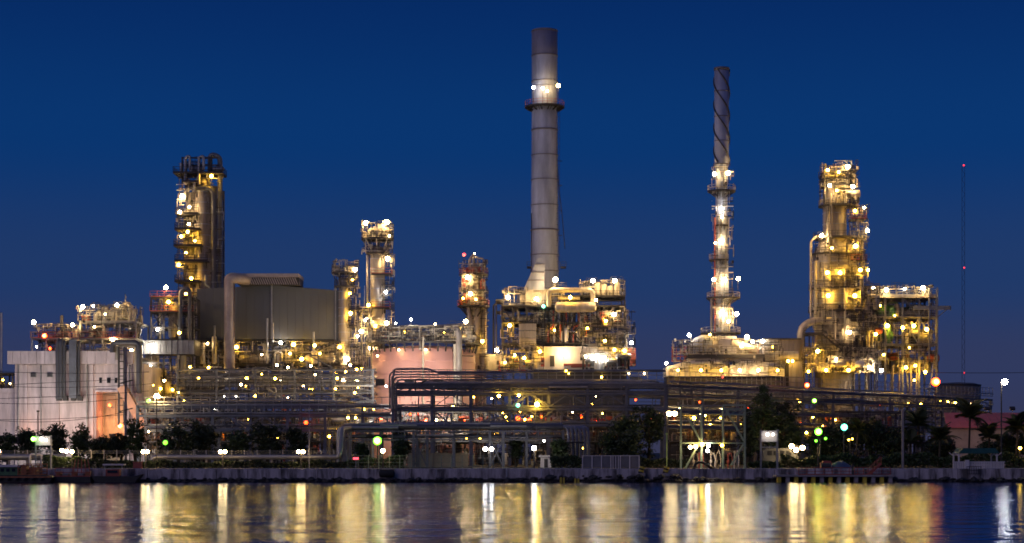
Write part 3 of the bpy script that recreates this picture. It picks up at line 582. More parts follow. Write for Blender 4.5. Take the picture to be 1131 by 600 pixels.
for yy in range(352, 410, 14): T.bar('tie', (516, yy, -.6), (537, yy, -.6), .16, STEEL)
clutter(T, 507, 539, 288, 340, -3.4, 2, 517, 150); clutter(T, 514, 540, 340, 412, -1.5, 0, 518, 60)
lamps('the thin twin-pipe tower', 412, -3.2, [(517, 308, 'W', 1.8, .55), (520, 326, 'W', 1.4, .45), (526, 332, 'Y', .8, .3), (512, 331, 'Y', .7, .28), (533, 378, 'Y', 1.2, .45), (513, 283, 'R', .35, .4), (524, 281, 'W', .7, .25, -.8)])

# ================================================================== CHIMNEY AND HEATER
T = Thing('main_chimney', 'tallest grey steel chimney with a dark tip and one lit ring platform', 'chimney', 601.5, 432)
prof = [(13.6, 36), (13.9, 34), (14.1, 35), (14.1, 62), (14.1, 118), (14.6, 200), (15.2, 282), (15.6, 330), (15.6, GY(432))]
T.lathe('shell', 601.5, 0, [p for p in prof if p[1] >= 62], STACK, n=40); T.lathe('tip', 601.5, 0, [(13.2, 40), (13.2, 33.6), (14.2, 33.6), (14.2, 62)], mat('sooty_stack_tip', (.25, .24, .31), .6, 0, .35, .4, streak=1), n=40)
for yy, t in ((35, .5), (62, .6), (90.5, .5), (96, .4), (144, .9), (172, .4), (199, .4), (227, .4), (254.5, .9), (282, .5), (300, .5)):
    rr_ = 14.1 + max(0, (yy - 118)) * .0075; T.lathe('flange', 601.5, 0, [(rr_, yy - t), (rr_ + .6, yy - t), (rr_ + .6, yy + t), (rr_, yy + t)], STACKTOP, n=36)
T.round_deck(601.5, 0, 118, 14.2, 22, STEEL, RED, n=26)
T.ladder(616.5, -1.2, 120, 300, cage=True); T.cyl('cable', (587, 300, -1), (587, 236, -1), .1, STEEL)
for yy in (178, 205, 233, 260): T.bar('standoff', (615, yy, 0), (621, yy, 0), .14, STEEL)
b = MB(); b.tube([W(615, 170, 432), W(617, 205, 432), W(621, 240, 432), W(624, 275, 432)], .08, 6); T.mb('guy_cable', b, STEEL)
for xx in (585, 622): o = T.box('rest_platform', xx - 3, xx + 3, 295.5, 296.5, -1, 1, STEEL); T.rail('railing', [(xx - 3, 295.4, -1), (xx + 3, 295.4, -1)], STEEL, o)
for a in range(14): u = 2 * math.pi * a / 14; T.bar('deck_bracket', (601.5 + 14.3 * math.cos(u), 123, 14.3 * math.sin(u) * .2037), (601.5 + 21.5 * math.cos(u), 119.6, 21.5 * math.sin(u) * .2037), .2, STEEL)
lamps('the tallest chimney ring platform', 432, -4.6, [(589, 101, 'N', 1.3, .45), (599, 102, 'W', 1.3, .4), (604, 105, 'W', 1.1, .35), (616, 99, 'W', 1.6, .52)], stem=3)
YH = 418
T = Thing('fired_heater', 'brightly lit fired heater of ducts, drums and steel decks around the chimney foot', 'furnace', 622, YH)
mbd = MB(); mbd.prism([(X(578, YH), Zp(321, YH)), (X(601, YH), Zp(321, YH)), (X(601, YH), Zp(286, YH)), (X(594, YH), Zp(286, YH))], YH - 2, YH + 4); T.mb('breeching_duct', mbd, STACK)
for t in (.2, .45, .7): xa = 594 - 16 * t; ya = 286 + 35 * t; T.bar('duct_rib', (xa, ya, -2.1), (601, ya, -2.1), .2, STACKTOP)
T.box('duct_body', 580, 606, 321, 338, -2, 6, CLADW); T.cyl('duct_port', (574, 329, 0), (584, 329, 0), 1.4, CLADW); T.cyl('fan_inlet', (598, 332, -2.6), (598, 332, -1.8), 1.2, GALV)
T.frame([555, 567, 582, 600, 622, 644, 666, 689], [340, 358, 381], -3, 10, STEEL, .36, decks=(340, 358, 381), rails=(340,), braces=((0, 0, 0), (1, 1, 1), (2, 0, 2), (3, 0, 2), (3, 1, 0), (4, 0, 1), (4, 1, 2), (5, 0, 0), (6, 0, 2), (6, 1, 1), (0, 1, 1)))
T.frame([622, 644, 660, 689], [329], -2, 8, STEEL, .32, 340, decks=(329,), rails=(329,)); T.frame([548, 556], [332, 345], -1, 4, STEEL, .25)
T.cyl('convection_drum', (612, 341, -4.2), (658, 341, -4.2), 1.15, CLAD, kind='drum'); T.pipe('header_pipe', [(606, 340, -3.6), (606, 322, -3.6), (616, 322, -3.6), (654, 322, -3.6), (654, 336, -3.6)], .55, CLADW, bend=1.2)
T.cyl('header_pipe', (616, 331, -3), (640, 331, -3), .4, CLADW)
for xx in (660, 667, 674, 681): T.cyl('upright_vessel', (xx, 329, -1), (xx, 312 + (xx % 3) * 2, -1), .65, CLADW, kind='drum')
T.pipe('relief_pipe', [(666, 360, -3.6), (672, 360, -3.6), (690, 363, -3.6), (694, 366, -3.6)], .3, CLAD)
for i in range(8): T.cyl('burner_tube', (604 + i * 5, 379, -1), (604 + i * 5, 343, -1), .34, CLADW)
for i in range(7): T.pipe('burner_pipe', [(605 + i * 7, 379, -2.6), (605 + i * 7, 368 - (i % 3) * 6, -2.6), (611 + i * 7, 360 - (i % 2) * 6, -2.6), (611 + i * 7, 344, -2.6)], .2, CLADW if i % 2 else RED)
for i in range(4): T.box('stair_box', 573, 592, 359 + i * 8, 366.3 + i * 8, -4.2, -3.2, CLADW)
hw = T.box('control_house', 588, 692, 384, 409, -4, -1.4, WHITE); T.box('plinth', 589, 691, 409.2, GY(YH), -3.6, -1.6, STEEL)
for x0, x1, y0, y1, m_ in ((607, 612, 394, 406, STEEL), (597, 601, 396, 406, RED), (640, 647, 391, 399, GLASSD), (656, 663, 391, 398, GLASSD)): T.box('door' if y1 > 403 else 'window', x0, x1, y0, y1, -4.25, -4.05, m_, hw)
T.box('canopy', 622, 642, 403, 405, -5.4, -4, RED); T.box('valve_house', 630, 690, 403.5, 407, -5, -4.1, RED)
equip(T, 556, 600, 344, 357.5, -3, 2, 70, 7); equip(T, 640, 690, 343, 357.5, -3.4, 3, 71, 10, [CLADW, WHITE, RED]); equip(T, 640, 690, 361, 380.5, -3.4, 3, 72, 12, [CLADW, WHITE, RED]); equip(T, 552, 592, 388, 412, -5, 0, 73, 14, [CLADW, WHITE, RED]); equip(T, 644, 692, 384, 412, -6, -4.5, 74, 10, [CLADW, GALV]); equip(T, 640, 688, 316, 328.6, -1, 4, 75, 8, [CLADW, WHITE]); equip(T, 604, 640, 361, 380, -3, 1, 76, 6)
for i in range(4): T.rail('railing', [(555, (358, 381, 358, 381)[i], -3.6), (600, (358, 381, 358, 381)[i], -3.6)] if i < 2 else [(640, (358, 381, 358, 381)[i], -3.6), (690, (358, 381, 358, 381)[i], -3.6)], STEEL)
T.box('lagged_box', 536, 556, 392, 410, -2, 4, CLADW); T.pipe('vent_loop', [(545, GY(YH), 2), (545, 336, 2), (550, 334, 2), (556, 336, 2)], .2, STEEL)
T.box('end_frame', 690, 702, 385, 404, -1, 4, RED)
clutter(T, 553, 692, 340, 382, -3.9, 3, 519, 420); clutter(T, 548, 600, 384, 410, -7, -4, 520, 160); clutter(T, 640, 700, 345, 408, -6.5, -3.4, 521, 260); clutter(T, 640, 690, 310, 330, -2.4, 4, 522, 120); clutter(T, 556, 625, 318, 341, -3.6, 2, 523, 120)
HH = 'the fired heater by the chimney'
lamps(HH, YH, -4.1, [(561, 330, 'W', 1.6, .52), (613, 311, 'W', 1.9, .62), (592, 332, 'W', 1.6, .45), (600, 340, 'C', .7, .36), (563, 361, 'Y', 1.3, .48), (549, 388, 'W', 1.6, .52), (568, 394, 'Y', 1.2, .45, -6), (579, 397, 'Y', 1.1, .4, -6), (596, 390, 'Y', 1.4, .48, -5.4), (622, 392, 'W', 1.5, .48, -5.6),
       (654, 312, 'W', 1.6, .52), (678, 312, 'W', 1.6, .52), (629, 331, 'Y', 1.3, .45, -5.8), (677, 349, 'W', 1.6, .52), (668, 356, 'Y', 1.1, .4), (667, 378, 'Y', 1.2, .4), (677, 388, 'Y', 1.2, .42, -6), (688, 389, 'Y', 1.2, .42, -6), (696, 380, 'N', 1.4, .46), (655, 396, 'N', 1.4, .45, -6.6), (666, 397, 'N', 1.2, .4, -6.6), (646, 395, 'W', 1.1, .4, -5.6),
       (657, 334, 'W', .9, .35, -6), (612, 366, 'Y', .7, .3, -3.4), (648, 364, 'Y', .9, .35), (558, 402, 'Y', 1.0, .35, -6)], stem=1.2)

# ================================================================== HELICAL STACK AND FURNACE
T = Thing('spiral_stack', 'slender stack with spiral strakes and several lit balconies', 'chimney', 797, 426)
YS = 426; kS = YS / F
T.lathe('shell', 797, 0, [(7.2, 78), (7.2, 75.5), (8, 75.5), (8, 183), (6.6, 186), (6.6, 250), (7.4, 300), (8.6, 345), (9, 392), (9, GY(YS))], STACK, n=28)
T.lathe('rim', 797, 0, [(8, 75), (8.6, 75), (8.6, 78), (8, 78)], STACKTOP)
for yy in (101, 129, 156, 182): T.lathe('flange', 797, 0, [(8, yy - .4), (8.45, yy - .4), (8.45, yy + .4), (8, yy + .4)], STACKTOP)
for ph in (0, 2 * math.pi / 3, 4 * math.pi / 3):
    b = MB(); prev = None; Np = 84
    for i in range(Np + 1):
        t = i / Np; a = ph - 2 * math.pi * 1.35 * t * 1.0; z = Zp(182 - 103 * t, YS); u = Vector((math.cos(a), math.sin(a), 0)); c = Vector((X(797, YS), YS, z))
        quad = (c + u * 8 * kS, c + u * 9.3 * kS + Vector((0, 0, .05)), c + u * 9.3 * kS + Vector((0, 0, .45)), c + u * 8 * kS + Vector((0, 0, .5)))
        if prev: b.add(list(prev) + list(quad), [(0, 1, 5, 4), (1, 2, 6, 5), (2, 3, 7, 6)])
        prev = quad
    T.mb('strake', b, STEEL)
T.round_deck(797, 0, 211, 6.6, 15.5, STEEL, CLADW, n=18); T.round_deck(797, 0, 249, 6.6, 8.6, STEEL, CLADW, n=12); T.round_deck(794, 0, 287, 7.2, 11, STEEL, CLADW, n=14); T.round_deck(799, 0, 329, 8, 18.5, STEEL, CLADW, n=18); T.round_deck(796, 0, 368, 8.8, 22, STEEL, CLADW, n=20)
for a in range(8): u = a * math.pi / 4; T.bar('deck_bracket', (797 + 6.6 * math.cos(u), 218, 1.3 * math.sin(u)), (797 + 15 * math.cos(u), 211.5, 3 * math.sin(u)), .18, STEEL); T.bar('deck_bracket', (797 + 8 * math.cos(u), 337, 1.6 * math.sin(u)), (798 + 18 * math.cos(u), 329.5, 3.6 * math.sin(u)), .18, STEEL)
for xx, y0, y1 in ((800, 186, 211), (793, 211, 249), (790, 249, 287), (793, 287, 329), (800, 329, 368)): T.ladder(xx, -2, y0, y1)
T.cyl('riser_pipe', (789, 400, -1), (789, 241, -1), .18, RED); T.cyl('riser_pipe', (805, 400, -.8), (805, 330, -.8), .25, CLADW); T.cyl('riser_pipe', (786, 400, 0), (786, 330, 0), .3, CLAD)
clutter(T, 785, 809, 186, 395, -2.6, -1.5, 526, 150)
lamps('the spiral stack', YS, -2.4, [(788, 194, 'W', 1.5, .5), (803, 193, 'W', 1.7, .55), (795, 232, 'N', 1.5, .45, -2.6), (796, 241, 'W', 1.2, .35, -2.4), (796, 267, 'W', 1.6, .48, -2.6), (789, 270, 'W', .8, .3), (787, 310, 'W', 1.4, .48), (799, 310, 'W', 1.6, .5, -2.8), (814, 309, 'W', 1.5, .5), (796, 347, 'W', 1.8, .55, -2.9), (812, 348, 'W', 1.8, .55, -3), (803, 356, 'W', 1.2, .4, -2.9)], stem=2.4)
YF = 420
T = Thing('furnace_house', 'low pale furnace house with gabled ends glowing under the spiral stack', 'furnace', 798, YF)
for poly, d0, d1 in (([(733, 407), (757, 400), (795, 400), (795, 417), (733, 417)], -6, 2), ([(795.4, 407), (820, 399), (862, 404), (862, 417), (795.4, 417)], -6.4, 2)):
    mbd = MB(); mbd.prism([(X(a, YF), Zp(b_, YF)) for a, b_ in poly], YF + d0, YF + d1); T.mb('casing', mbd, WHITE)
T.box('plinth', 734, 861, 417.2, GY(YF), -5.6, 1.6, STEEL)
for i in range(12): T.box('rib', 736 + i * 10.8, 737 + i * 10.8, 406.5, 417, -6.75, -6.45, CLADW)
T.box('deck', 758, 842, 392.5, 396.5, -4, 6, STEEL); T.rail('railing', [(742, 392.4, -4), (842, 392.4, -4)], CLADW); T.box('fascia', 758, 842, 396.8, 399.2, -3.4, 5, CLADW)
T.cyl('end_drum', (777, 386, -2), (777, 386, 6), 3.1, WHITE); T.cyl('end_drum_ring', (777, 386, -2.3), (777, 386, -2.02), 2.6, STACK)
T.box('convection_box', 786, 812, 372, 393, -2.4, 5, WHITE); T.box('lagged_box', 812, 826, 380, 393, -1, 5, CLADW); T.box('red_box', 826, 838, 383, 393, -2, 3, mat('red_lead_paint', (.42, .16, .10), .6))
T.cyl('cross_drum', (806, 378, -3.2), (834, 388, -3.2), .8, CLADW)
for i in range(4): T.bar('cage_bar', (742 + i * 4.6, 400, -1), (742 + i * 4.6, 383, -1), .16, RED); T.bar('cage_bar', (741, 384 + i * 5, -1), (762, 384 + i * 5, -1), .16, RED)
equip(T, 764, 842, 381, 392.5, -3.4, 1, 80, 12, [CLADW, STEEL, CLAD]); equip(T, 768, 840, 366, 392, 0, 5, 81, 6, [CLADW, CLAD])
clutter(T, 742, 862, 376, 398, -4.4, 2, 524, 260); clutter(T, 740, 862, 400, 413, -8, -6.6, 525, 90, CLADW, STEEL)
T.cyl('lamp_mast', (762, 392, -2), (762, 373, -2), .08, GALV)
lamps('the pale furnace house', YF, -7.4, [(760, 371, 'N', 1.5, .48, -2.4), (822, 374, 'W', 2., .6, -5), (828, 379, 'W', 1.2, .42, -5), (816, 384, 'W', 1., .36, -5), (840, 378, 'N', 1.4, .45, -3.4), (733, 403, 'W', 1.1, .4), (770, 411, 'Y', 1.2, .36, -8.5), (745, 411, 'Y', 1.0, .34, -8.5), (792, 411, 'Y', 1.2, .36, -8.5), (812, 411, 'W', 1.2, .36, -8.5), (832, 411, 'W', 1.2, .36, -8.5), (853, 411, 'Y', 1., .34, -8.5), (782, 371, 'Y', 1., .3, -4), (867, 400, 'Y', .9, .35, -5)])
T = Thing('compressor_shed', 'ribbed metal compressor shed between the furnace house and the widest tower', 'building', 862, 425)
for i in range(11): T.box('rib_panel', 844 + i * 3.6, 847.3 + i * 3.6, 375, 391, -.15 * (i % 2), .4, CLAD)
T.box('wall', 844, 884, 375.4, GY(425), .42, 9, CLAD); T.cyl('duct', (842, 394, -2), (880, 394, -2), 1.1, CLADW); T.box('base_wall', 846, 884, 400, GY(425), -3, .3, CLADW); T.box('door', 864, 869, 402, GY(425), -3.2, -3.02, STEEL)
T.box('cornice', 843.5, 884.5, 373.8, 375.3, -.6, 9.4, STEEL)
lamps('the ribbed compressor shed', 425, -4.6, [(872, 400, 'Y', 1., .36), (852, 384, 'Y', .5, .25, -2)])

# ================================================================== WIDE TOWER
YW = 432
T = Thing('crude_tower', 'widest stepped distillation tower wrapped in lit decks and ladders', 'tower', 922, YW)
T.lathe('shell', 922, 0, [(.1, 203), (6, 204), (11, 207), (13, 212), (13, 264), (17, 268), (24, 281), (24.5, 284), (24.5, 362), (22, 366), (22, GY(YW))], CLAD, n=40)
for yy in (220, 236, 248): T.lathe('band', 922, 0, [(13.05, yy), (13.4, yy), (13.4, yy + .6), (13.05, yy + .6)], STACK)
for yy in (290, 300, 310, 326, 336, 352): T.lathe('band', 922, 0, [(24.55, yy), (24.9, yy), (24.9, yy + .6), (24.55, yy + .6)], STACK, n=32)
for yy in (376, 394): T.lathe('band', 922, 0, [(22.05, yy), (22.4, yy), (22.4, yy + .6), (22.05, yy + .6)], STACK, n=32)
for cx_, yy, ri, ro in ((925, 206, 2, 19), (926, 227.5, 13, 22), (924, 263, 13, 26), (922, 281, 24, 27.5), (923, 319, 24.6, 30), (922, 344, 24.6, 29.5), (922, 389, 22.1, 33)): T.round_deck(cx_, 0, yy, ri, ro, STEEL, STEEL if yy not in (206, 227.5) else CLADW, n=26)
T.frame([908, 920, 932, 942], [206, 192], -3, 3, STEEL, .22, 228, decks=(), rails=(192,)); T.box('crown_deck', 907, 944, 198.4, 199.4, -3.4, 3.4, STEEL)
T.bar('davit', (939.5, 205, -1), (939.5, 178, -1), .3, GALV); T.bar('davit', (939.5, 178.5, -1), (921, 178.5, -1), .22, GALV); T.bar('davit', (939.5, 185, -1), (932, 179, -1), .16, GALV)
equip(T, 908, 942, 186, 205.5, -3, 2, 90, 13, [CLADW, WHITE, CLAD]); equip(T, 906, 944, 209, 227, -5, -3.4, 91, 7, [CLADW, CLAD, PIPED])
for yy in (245, 290, 304, 331, 356, 371): o = T.box('side_balcony', 936, 953, yy - .6, yy + .5, -5, 0, STEEL); T.rail('railing', [(936, yy - .7, -5), (953, yy - .7, -5), (953, yy - .7, 0)], RED if yy < 300 else STEEL, o)
for xx, d_, y0, y1 in ((934, -4, 228, 245), (940, -4.4, 245, 263), (946, -4.6, 263, 290), (941, -5.2, 290, 319), (905, -5.4, 319, 344), (935, -5.6, 344, 389), (911, -3.6, 228, 263)): T.ladder(xx, d_, y0 - 5, y1)
T.pipe('transfer_line', [(916, 356, -4.9), (893, 356, -4.9), (881, 364, -4.9), (881, GY(YW), -4.9)], .85, CLAD, bend=3.0, n=16)
for pts, r in (([(894, 352, -2), (894, 268, -2), (900, 262, -2), (906, 262, -2)], .28), ([(898, 400, -3.6), (898, 290, -3.6)], .3), ([(912, 230, -3), (912, 268, -4), (912, 318, -5.4)], .4), ([(916, 228, -3.2), (916, 262, -3.2)], .22), ([(929, 300, -5.3), (929, 388, -5.3)], .3), ([(946, 262, -2), (950, 268, -2), (950, 400, -2)], .32), ([(955, 320, -2), (955, GY(YW), -2)], .35), ([(918, 345, -5.3), (918, 400, -5.3), (925, 404, -5.3)], .25), ([(935, 318, -5.2), (935, 306, -5.2), (946, 306, -5.2), (946, 340, -5.2)], .25)): T.pipe('pipe', pts, r, CLADW)
T.stair((905, 411, -7.6), (932, 390, -7.6)); T.stair((903, 371, -6.6), (925, 389, -6.6)); T.bar('pipe_gallery', (884, 371, -6), (902, 371, -6), .3, STEEL)
T.frame([884, 893, 903], [371, 388], -6, -1, STEEL, .26, rails=(371, 388)); equip(T, 884, 958, 392, 413, -7, -4.6, 92, 22, [CLADW, CLAD, WHITE]); equip(T, 942, 966, 325, 344, -4, 2, 93, 5, [CLADW, PIPED]); equip(T, 940, 968, 350, 388, -5, 0, 94, 8, [CLADW, PIPED, RED]); equip(T, 898, 946, 393, 411, -8.5, -7, 97, 14, [CLADW, WHITE])
T.frame([940, 953, 966], [318, 345, 372, 390], -3, 4, STEEL, .24, rails=(345, 372), braces=((0, 1, 0), (1, 2, 1)))
clutter(T, 905, 946, 182, 230, -4.2, 2, 527, 170); clutter(T, 936, 956, 228, 320, -5.2, 0, 528, 190); clutter(T, 895, 950, 266, 390, -6.6, -5, 529, 240); clutter(T, 938, 970, 318, 412, -6.4, 0, 530, 260); clutter(T, 880, 960, 386, 414, -9.4, -6, 531, 240)
lamps('the widest distillation tower', YW, -5.9, [(911, 191, 'Y', 1.2, .45, -4), (933, 187, 'W', 1.7, .55, -4), (923, 193, 'Y', 1., .36, -4), (912, 209, 'W', 1.4, .45, -5.6), (937, 210, 'W', 1.5, .48, -5.6), (920, 214, 'Y', .9, .35, -5.2), (940, 236, 'Y', 1.2, .38, -5), (951, 232, 'W', .8, .3, -4), (954, 257, 'W', 1.6, .52, -4.4), (904, 263, 'W', 1.5, .52, -4.6), (940, 275, 'Y', 1.7, .55), (914, 277, 'Y', .9, .36), (909, 304, 'Y', 1.5, .48), (923, 304, 'Y', 1.5, .48), (945, 301, 'Y', 1.4, .46), (955, 300, 'Y', 1.3, .42, -4), (910, 329, 'Y', 1.5, .5), (939, 329, 'Y', 1.6, .52), (933, 369, 'W', 1.6, .54), (897, 390, 'Y', 1.6, .54, -8), (961, 320, 'W', 1., .36, -4), (962, 371, 'Y', 1.2, .44, -5.6), (953, 408, 'W', 1.6, .5, -8), (966, 411, 'N', 1.5, .46, -8), (905, 411, 'Y', 1.2, .4, -9.4), (929, 411, 'Y', 1.3, .44, -9.6), (887, 412, 'Y', .9, .34, -8), (916, 399, 'W', .9, .34, -9)], stem=1.2)

# ================================================================== STEEL STRUCTURE ON THE RIGHT
YR = 452
T = Thing('exchanger_structure', 'open steel exchanger structure with cantilevered crane beam beside the widest tower', 'platform', 995, YR)
T.frame([957, 975, 994, 1012, 1031], [329.5, 352, 382], -3, 10, GALV, .42, decks=(352, 382), rails=(352, 382), braces=((2, 0, 0), (2, 0, 1), (3, 0, 1), (3, 1, 0), (2, 2, 0), (3, 2, 1), (2, 1, 2)))
T.box('roof_deck', 956, 1030, 327, 330.4, -4, 11, CLADW); T.bar('crane_beam', (1005, 341.5, -4), (1046, 341.5, -4), .5, GALV, .9); T.bar('crane_strut', (1031, 352, -4), (1043, 342, -4), .2, GALV); T.rail('railing', [(957, 326.8, -4), (1030, 326.8, -4)], GALV)
for xx in (1022, 1031): T.bar('tall_post', (xx, 400, -4.2), (xx, 320, -4.2), .3, GALV)
T.cyl('exchanger', (962, 343, -1), (990, 343, -1), 1.2, GREENEQ, kind='drum'); T.cyl('exchanger', (964, 372, -1.5), (985, 372, -1.5), 1.3, GREENEQ, kind='drum'); T.cyl('exchanger', (998, 374, 0), (1028, 374, 0), 1.1, CLADW, kind='drum'); T.cyl('exchanger', (998, 346, 1), (1024, 346, 1), 1., CLAD, kind='drum')
for k_, (x0, x1, y0, y1, nn, mm) in enumerate(((957, 1030, 332, 351.5, 12, [CLADW, GREENEQ, CLAD]), (957, 1030, 355, 381.5, 18, [CLADW, WHITE, CLAD, GREENEQ]), (957, 1030, 385, 412, 20, [CLADW, RED, WHITE]), (960, 1026, 318, 326.8, 7, [CLADW, GALV]))): equip(T, x0, x1, y0, y1, -2.5, 6, 100 + k_, nn, mm)
for xx in (983, 990, 1003, 1009): T.cyl('support_column', (xx, GY(YR), -3.4), (xx, 404, -3.4), .2, CLAD)
clutter(T, 956, 1032, 330, 383, -3.4, 6, 532, 420); clutter(T, 956, 1032, 383, 414, -4.6, 4, 533, 260); clutter(T, 958, 1030, 316, 329, -4, 4, 534, 70)
lamps('the open exchanger structure', YR, -3.4, [(975, 322, 'W', 1.6, .52, -4.6), (995, 321, 'N', .8, .3, -4.6), (1015, 320, 'W', 1.8, .58, -4.6), (977, 361, 'Y', 1.7, .55), (994, 363, 'Y', 1.4, .46), (1006, 361, 'Y', 1.5, .5), (1020, 365, 'Y', 1.4, .48), (996, 407, 'Y', 1.3, .44, -5), (1006, 405, 'Y', 1.2, .4, -5), (1017, 412, 'Y', 1.3, .44, -5), (1005, 421, 'Y', .8, .3, -5), (969, 339, 'Y', .8, .3), (985, 350, 'Y', .7, .28), (1001, 385, 'Y', .8, .3), (972, 393, 'Y', .9, .34, -4.6)], stem=1.)
T = Thing('radio_mast', 'very thin lattice mast with red beacons far behind the plant', 'mast', 1064, 620)
for e in (-.45, .45): T.bar('leg', W(1064, GY(620), 620) + Vector((e, 0, 0)), W(1064, 182, 620) + Vector((e, 0, 0)), .09, STEEL)
b = MB(); z0, z1 = G, Zp(182, 620); nz_ = 60; xm = X(1064, 620)
for i in range(nz_): a_, c_ = z0 + (z1 - z0) * i / nz_, z0 + (z1 - z0) * (i + 1) / nz_; s_ = .45 if i % 2 else -.45; b.bar((xm - s_, 620, a_), (xm + s_, 620, c_), .07)
T.mb('lattice', b, STEEL)
lamps('the thin far radio mast', 620, -.6, [(1064, 183, 'R', .3, .3), (1064.5, 296, 'R', .3, .28), (1064.5, 412, 'R', .3, .26)], stem=.6)
T = Thing('far_tank', 'low wide tank beyond the end of the pipe bridge', 'tank', 1062, 475)
T.lathe('shell', 1066, 8, [(.1, 421), (18, 422), (25, 424), (25.4, 424.2), (25.4, GY(475))], mat('tank_olive', (.20, .18, .155), .7), n=40)
T.round_deck(1066, 8, 424, 24, 26, STEEL, railing=False)

# ================================================================== PIPE RACKS
def rack(name, label, A, B, width, levels, bays, seed, rails=(), trusses=(), pm=None, colw=.55, foot=True):
    """A, B: (px, Y) ends. levels: [(z, number of pipes, rmin, rmax)]; trusses: (z0, z1)"""
    rg = random.Random(seed); a = Vector((X(*A), A[1], 0)); b_ = Vector((X(*B), B[1], 0)); u = (b_ - a).normalized(); v = Vector((-u.y, u.x, 0))
    if v.y < 0: v = -v
    L = (b_ - a).length; mid = (a + b_) / 2
    T = Thing(name, label, 'pipe rack', CX, mid.y); T.o = Vector((mid.x, mid.y, G)); T.root.matrix_basis = Matrix.Translation(T.o); WM[T.root.name] = T.root.matrix_basis.copy()
    ztop = max(l[0] for l in levels); up = Vector((0, 0, 1)); step = L / bays
    for i in range(bays + 1):
        for w_ in (0, width):
            p = a + u * step * i + v * w_
            if foot: T.bar('column', p + up * G, p + up * ztop, colw, RACK)
        for z, *_ in levels: T.bar('cross_beam', a + u * step * i + up * (z - .2), a + u * step * i + v * width + up * (z - .2), .3, RACK, .36)
    pm = pm or [PIPE, PIPED, GALV, RACK, PIPE]
    for z, npi, r0, r1 in levels:
        for w_ in (-.3, width + .3): T.bar('long_beam', a + v * w_ + up * (z - .25), b_ + v * w_ + up * (z - .25), .26, RACK, .4 if colw > .45 else .2)
        for k in range(npi):
            r = rg.uniform(r0, r1); w_ = width * (k + .5) / npi; s0, s1 = (0, L) if rg.random() < .6 else (rg.uniform(0, .25) * L, L * rg.uniform(.7, 1)); z_ = z + r + rg.choice((0, 0, .25, .6)) 
            p, q = a + u * s0 + v * w_ + up * z_, a + u * s1 + v * w_ + up * z_
            T.cyl('pipe', p, q, r, rg.choice(pm))
        for j in range(max(1, npi // 3)):          # risers between the levels
            s_ = rg.uniform(.05, .95) * L; w_ = rg.uniform(-.2, .6); h = rg.uniform(1, 3); p = a + u * s_ + v * w_ + up * (z + .2)
            bb = MB(); bb.tube([p, p + up * h, p + up * h + u * rg.uniform(-4, 4), p + up * .1 + u * rg.uniform(-4, 4) - up * 0], rg.uniform(.1, .2), 8); T.mb('riser', bb, rg.choice(pm))
    for i in range(bays):
        p0, p1 = a + u * step * i - v * .4, a + u * step * (i + 1) - v * .4; lv_ = sorted(l[0] for l in levels)
        for j, (z0, z1) in enumerate(zip(lv_, lv_[1:])):
            if rg.random() < .45: T.bar('knee_brace', p0 + up * z0, p0.lerp(p1, .5) + up * (z1 - .4), .16, RACK); T.bar('knee_brace', p1 + up * z0, p0.lerp(p1, .5) + up * (z1 - .4), .16, RACK)
            for f_ in (.33, .66):
                if rg.random() < .6: T.bar('post', p0.lerp(p1, f_) + up * z0, p0.lerp(p1, f_) + up * z1, .16, RACK)
        if rg.random() < .5: z0 = rg.choice(lv_) + rg.uniform(.5, 1.2); T.bar('cable_tray', p0 - v * .3 + up * z0, p1 - v * .3 + up * z0, .12, GALV, .25)
    xa_, xb_ = sorted((a.x, b_.x)); A2, B2 = MB(), MB(); ncl = int(L * 3.5); zlo = min(l[0] for l in levels)
    for i in range(ncl):
        s_ = rg.uniform(0, L); w_ = rg.uniform(-.6, width); z = rg.uniform(zlo - 1, ztop + .8); p = a + u * s_ + v * w_ + up * z; m2 = A2 if rg.random() < .5 else B2; t_ = rg.uniform(.06, .14)
        if rg.random() < .6: m2.bar(p, p + up * rg.uniform(.5, 2.4), t_)
        else: m2.bar(p, p + u * min(rg.uniform(1, 5), L - s_), t_)
    tag(T.mb('small_piping', A2, PIPE), None, None, None, 'stuff'); tag(T.mb('small_steelwork', B2, RACK), None, None, None, 'stuff')
    for z, m_, h in rails: T.rail('railing', [a - v * .55 + up * z, b_ - v * .55 + up * z], m_, h=h, sp=1.7, t=.1)
    for z0, z1, f0, f1 in trusses:
        n_ = max(2, int(L * (f1 - f0) / 3.2))
        for i in range(n_):
            s0, s1 = L * (f0 + (f1 - f0) * i / n_), L * (f0 + (f1 - f0) * (i + 1) / n_); za, zb = (z0, z1) if i % 2 else (z1, z0)
            T.bar('truss_brace', a + u * s0 - v * .35 + up * za, a + u * s1 - v * .35 + up * zb, .2, RACK)
        for z in (z0, z1): T.bar('truss_chord', a + u * L * f0 - v * .35 + up * z, a + u * L * f1 - v * .35 + up * z, .3, RACK)
    return T, a, b_, u, v, L
zz = lambda py: Zp(py, 355)
T, *_ = rack('pipe_bridge', 'high dark pipe bridge crossing in front of the pink tank and heater', (434, 355), (735, 355), 9, [(zz(433.5), 5, .14, .3), (zz(424), 4, .1, .22), (zz(451), 4, .14, .26), (zz(468), 4, .14, .28)], 7, 11,
     rails=((zz(420.5), GALV, 2.), (zz(433), RACK, 1.5)), trusses=((zz(466), zz(452), .33, .86), (zz(449), zz(435), .36, .86)))
for i, xx in enumerate((430.5, 433, 435.5, 438.5)): T.pipe('drop_pipe', [(xx, 452, -.6 - i * .5), (xx, 411 + i * 3, -.6 - i * .5), (460 + i * 2, 411 + i * 3, -.6 - i * .5), (560, 411 + i * 3, -.6 - i * .5)], .15, GALV if i == 1 else RACK, bend=1.0)
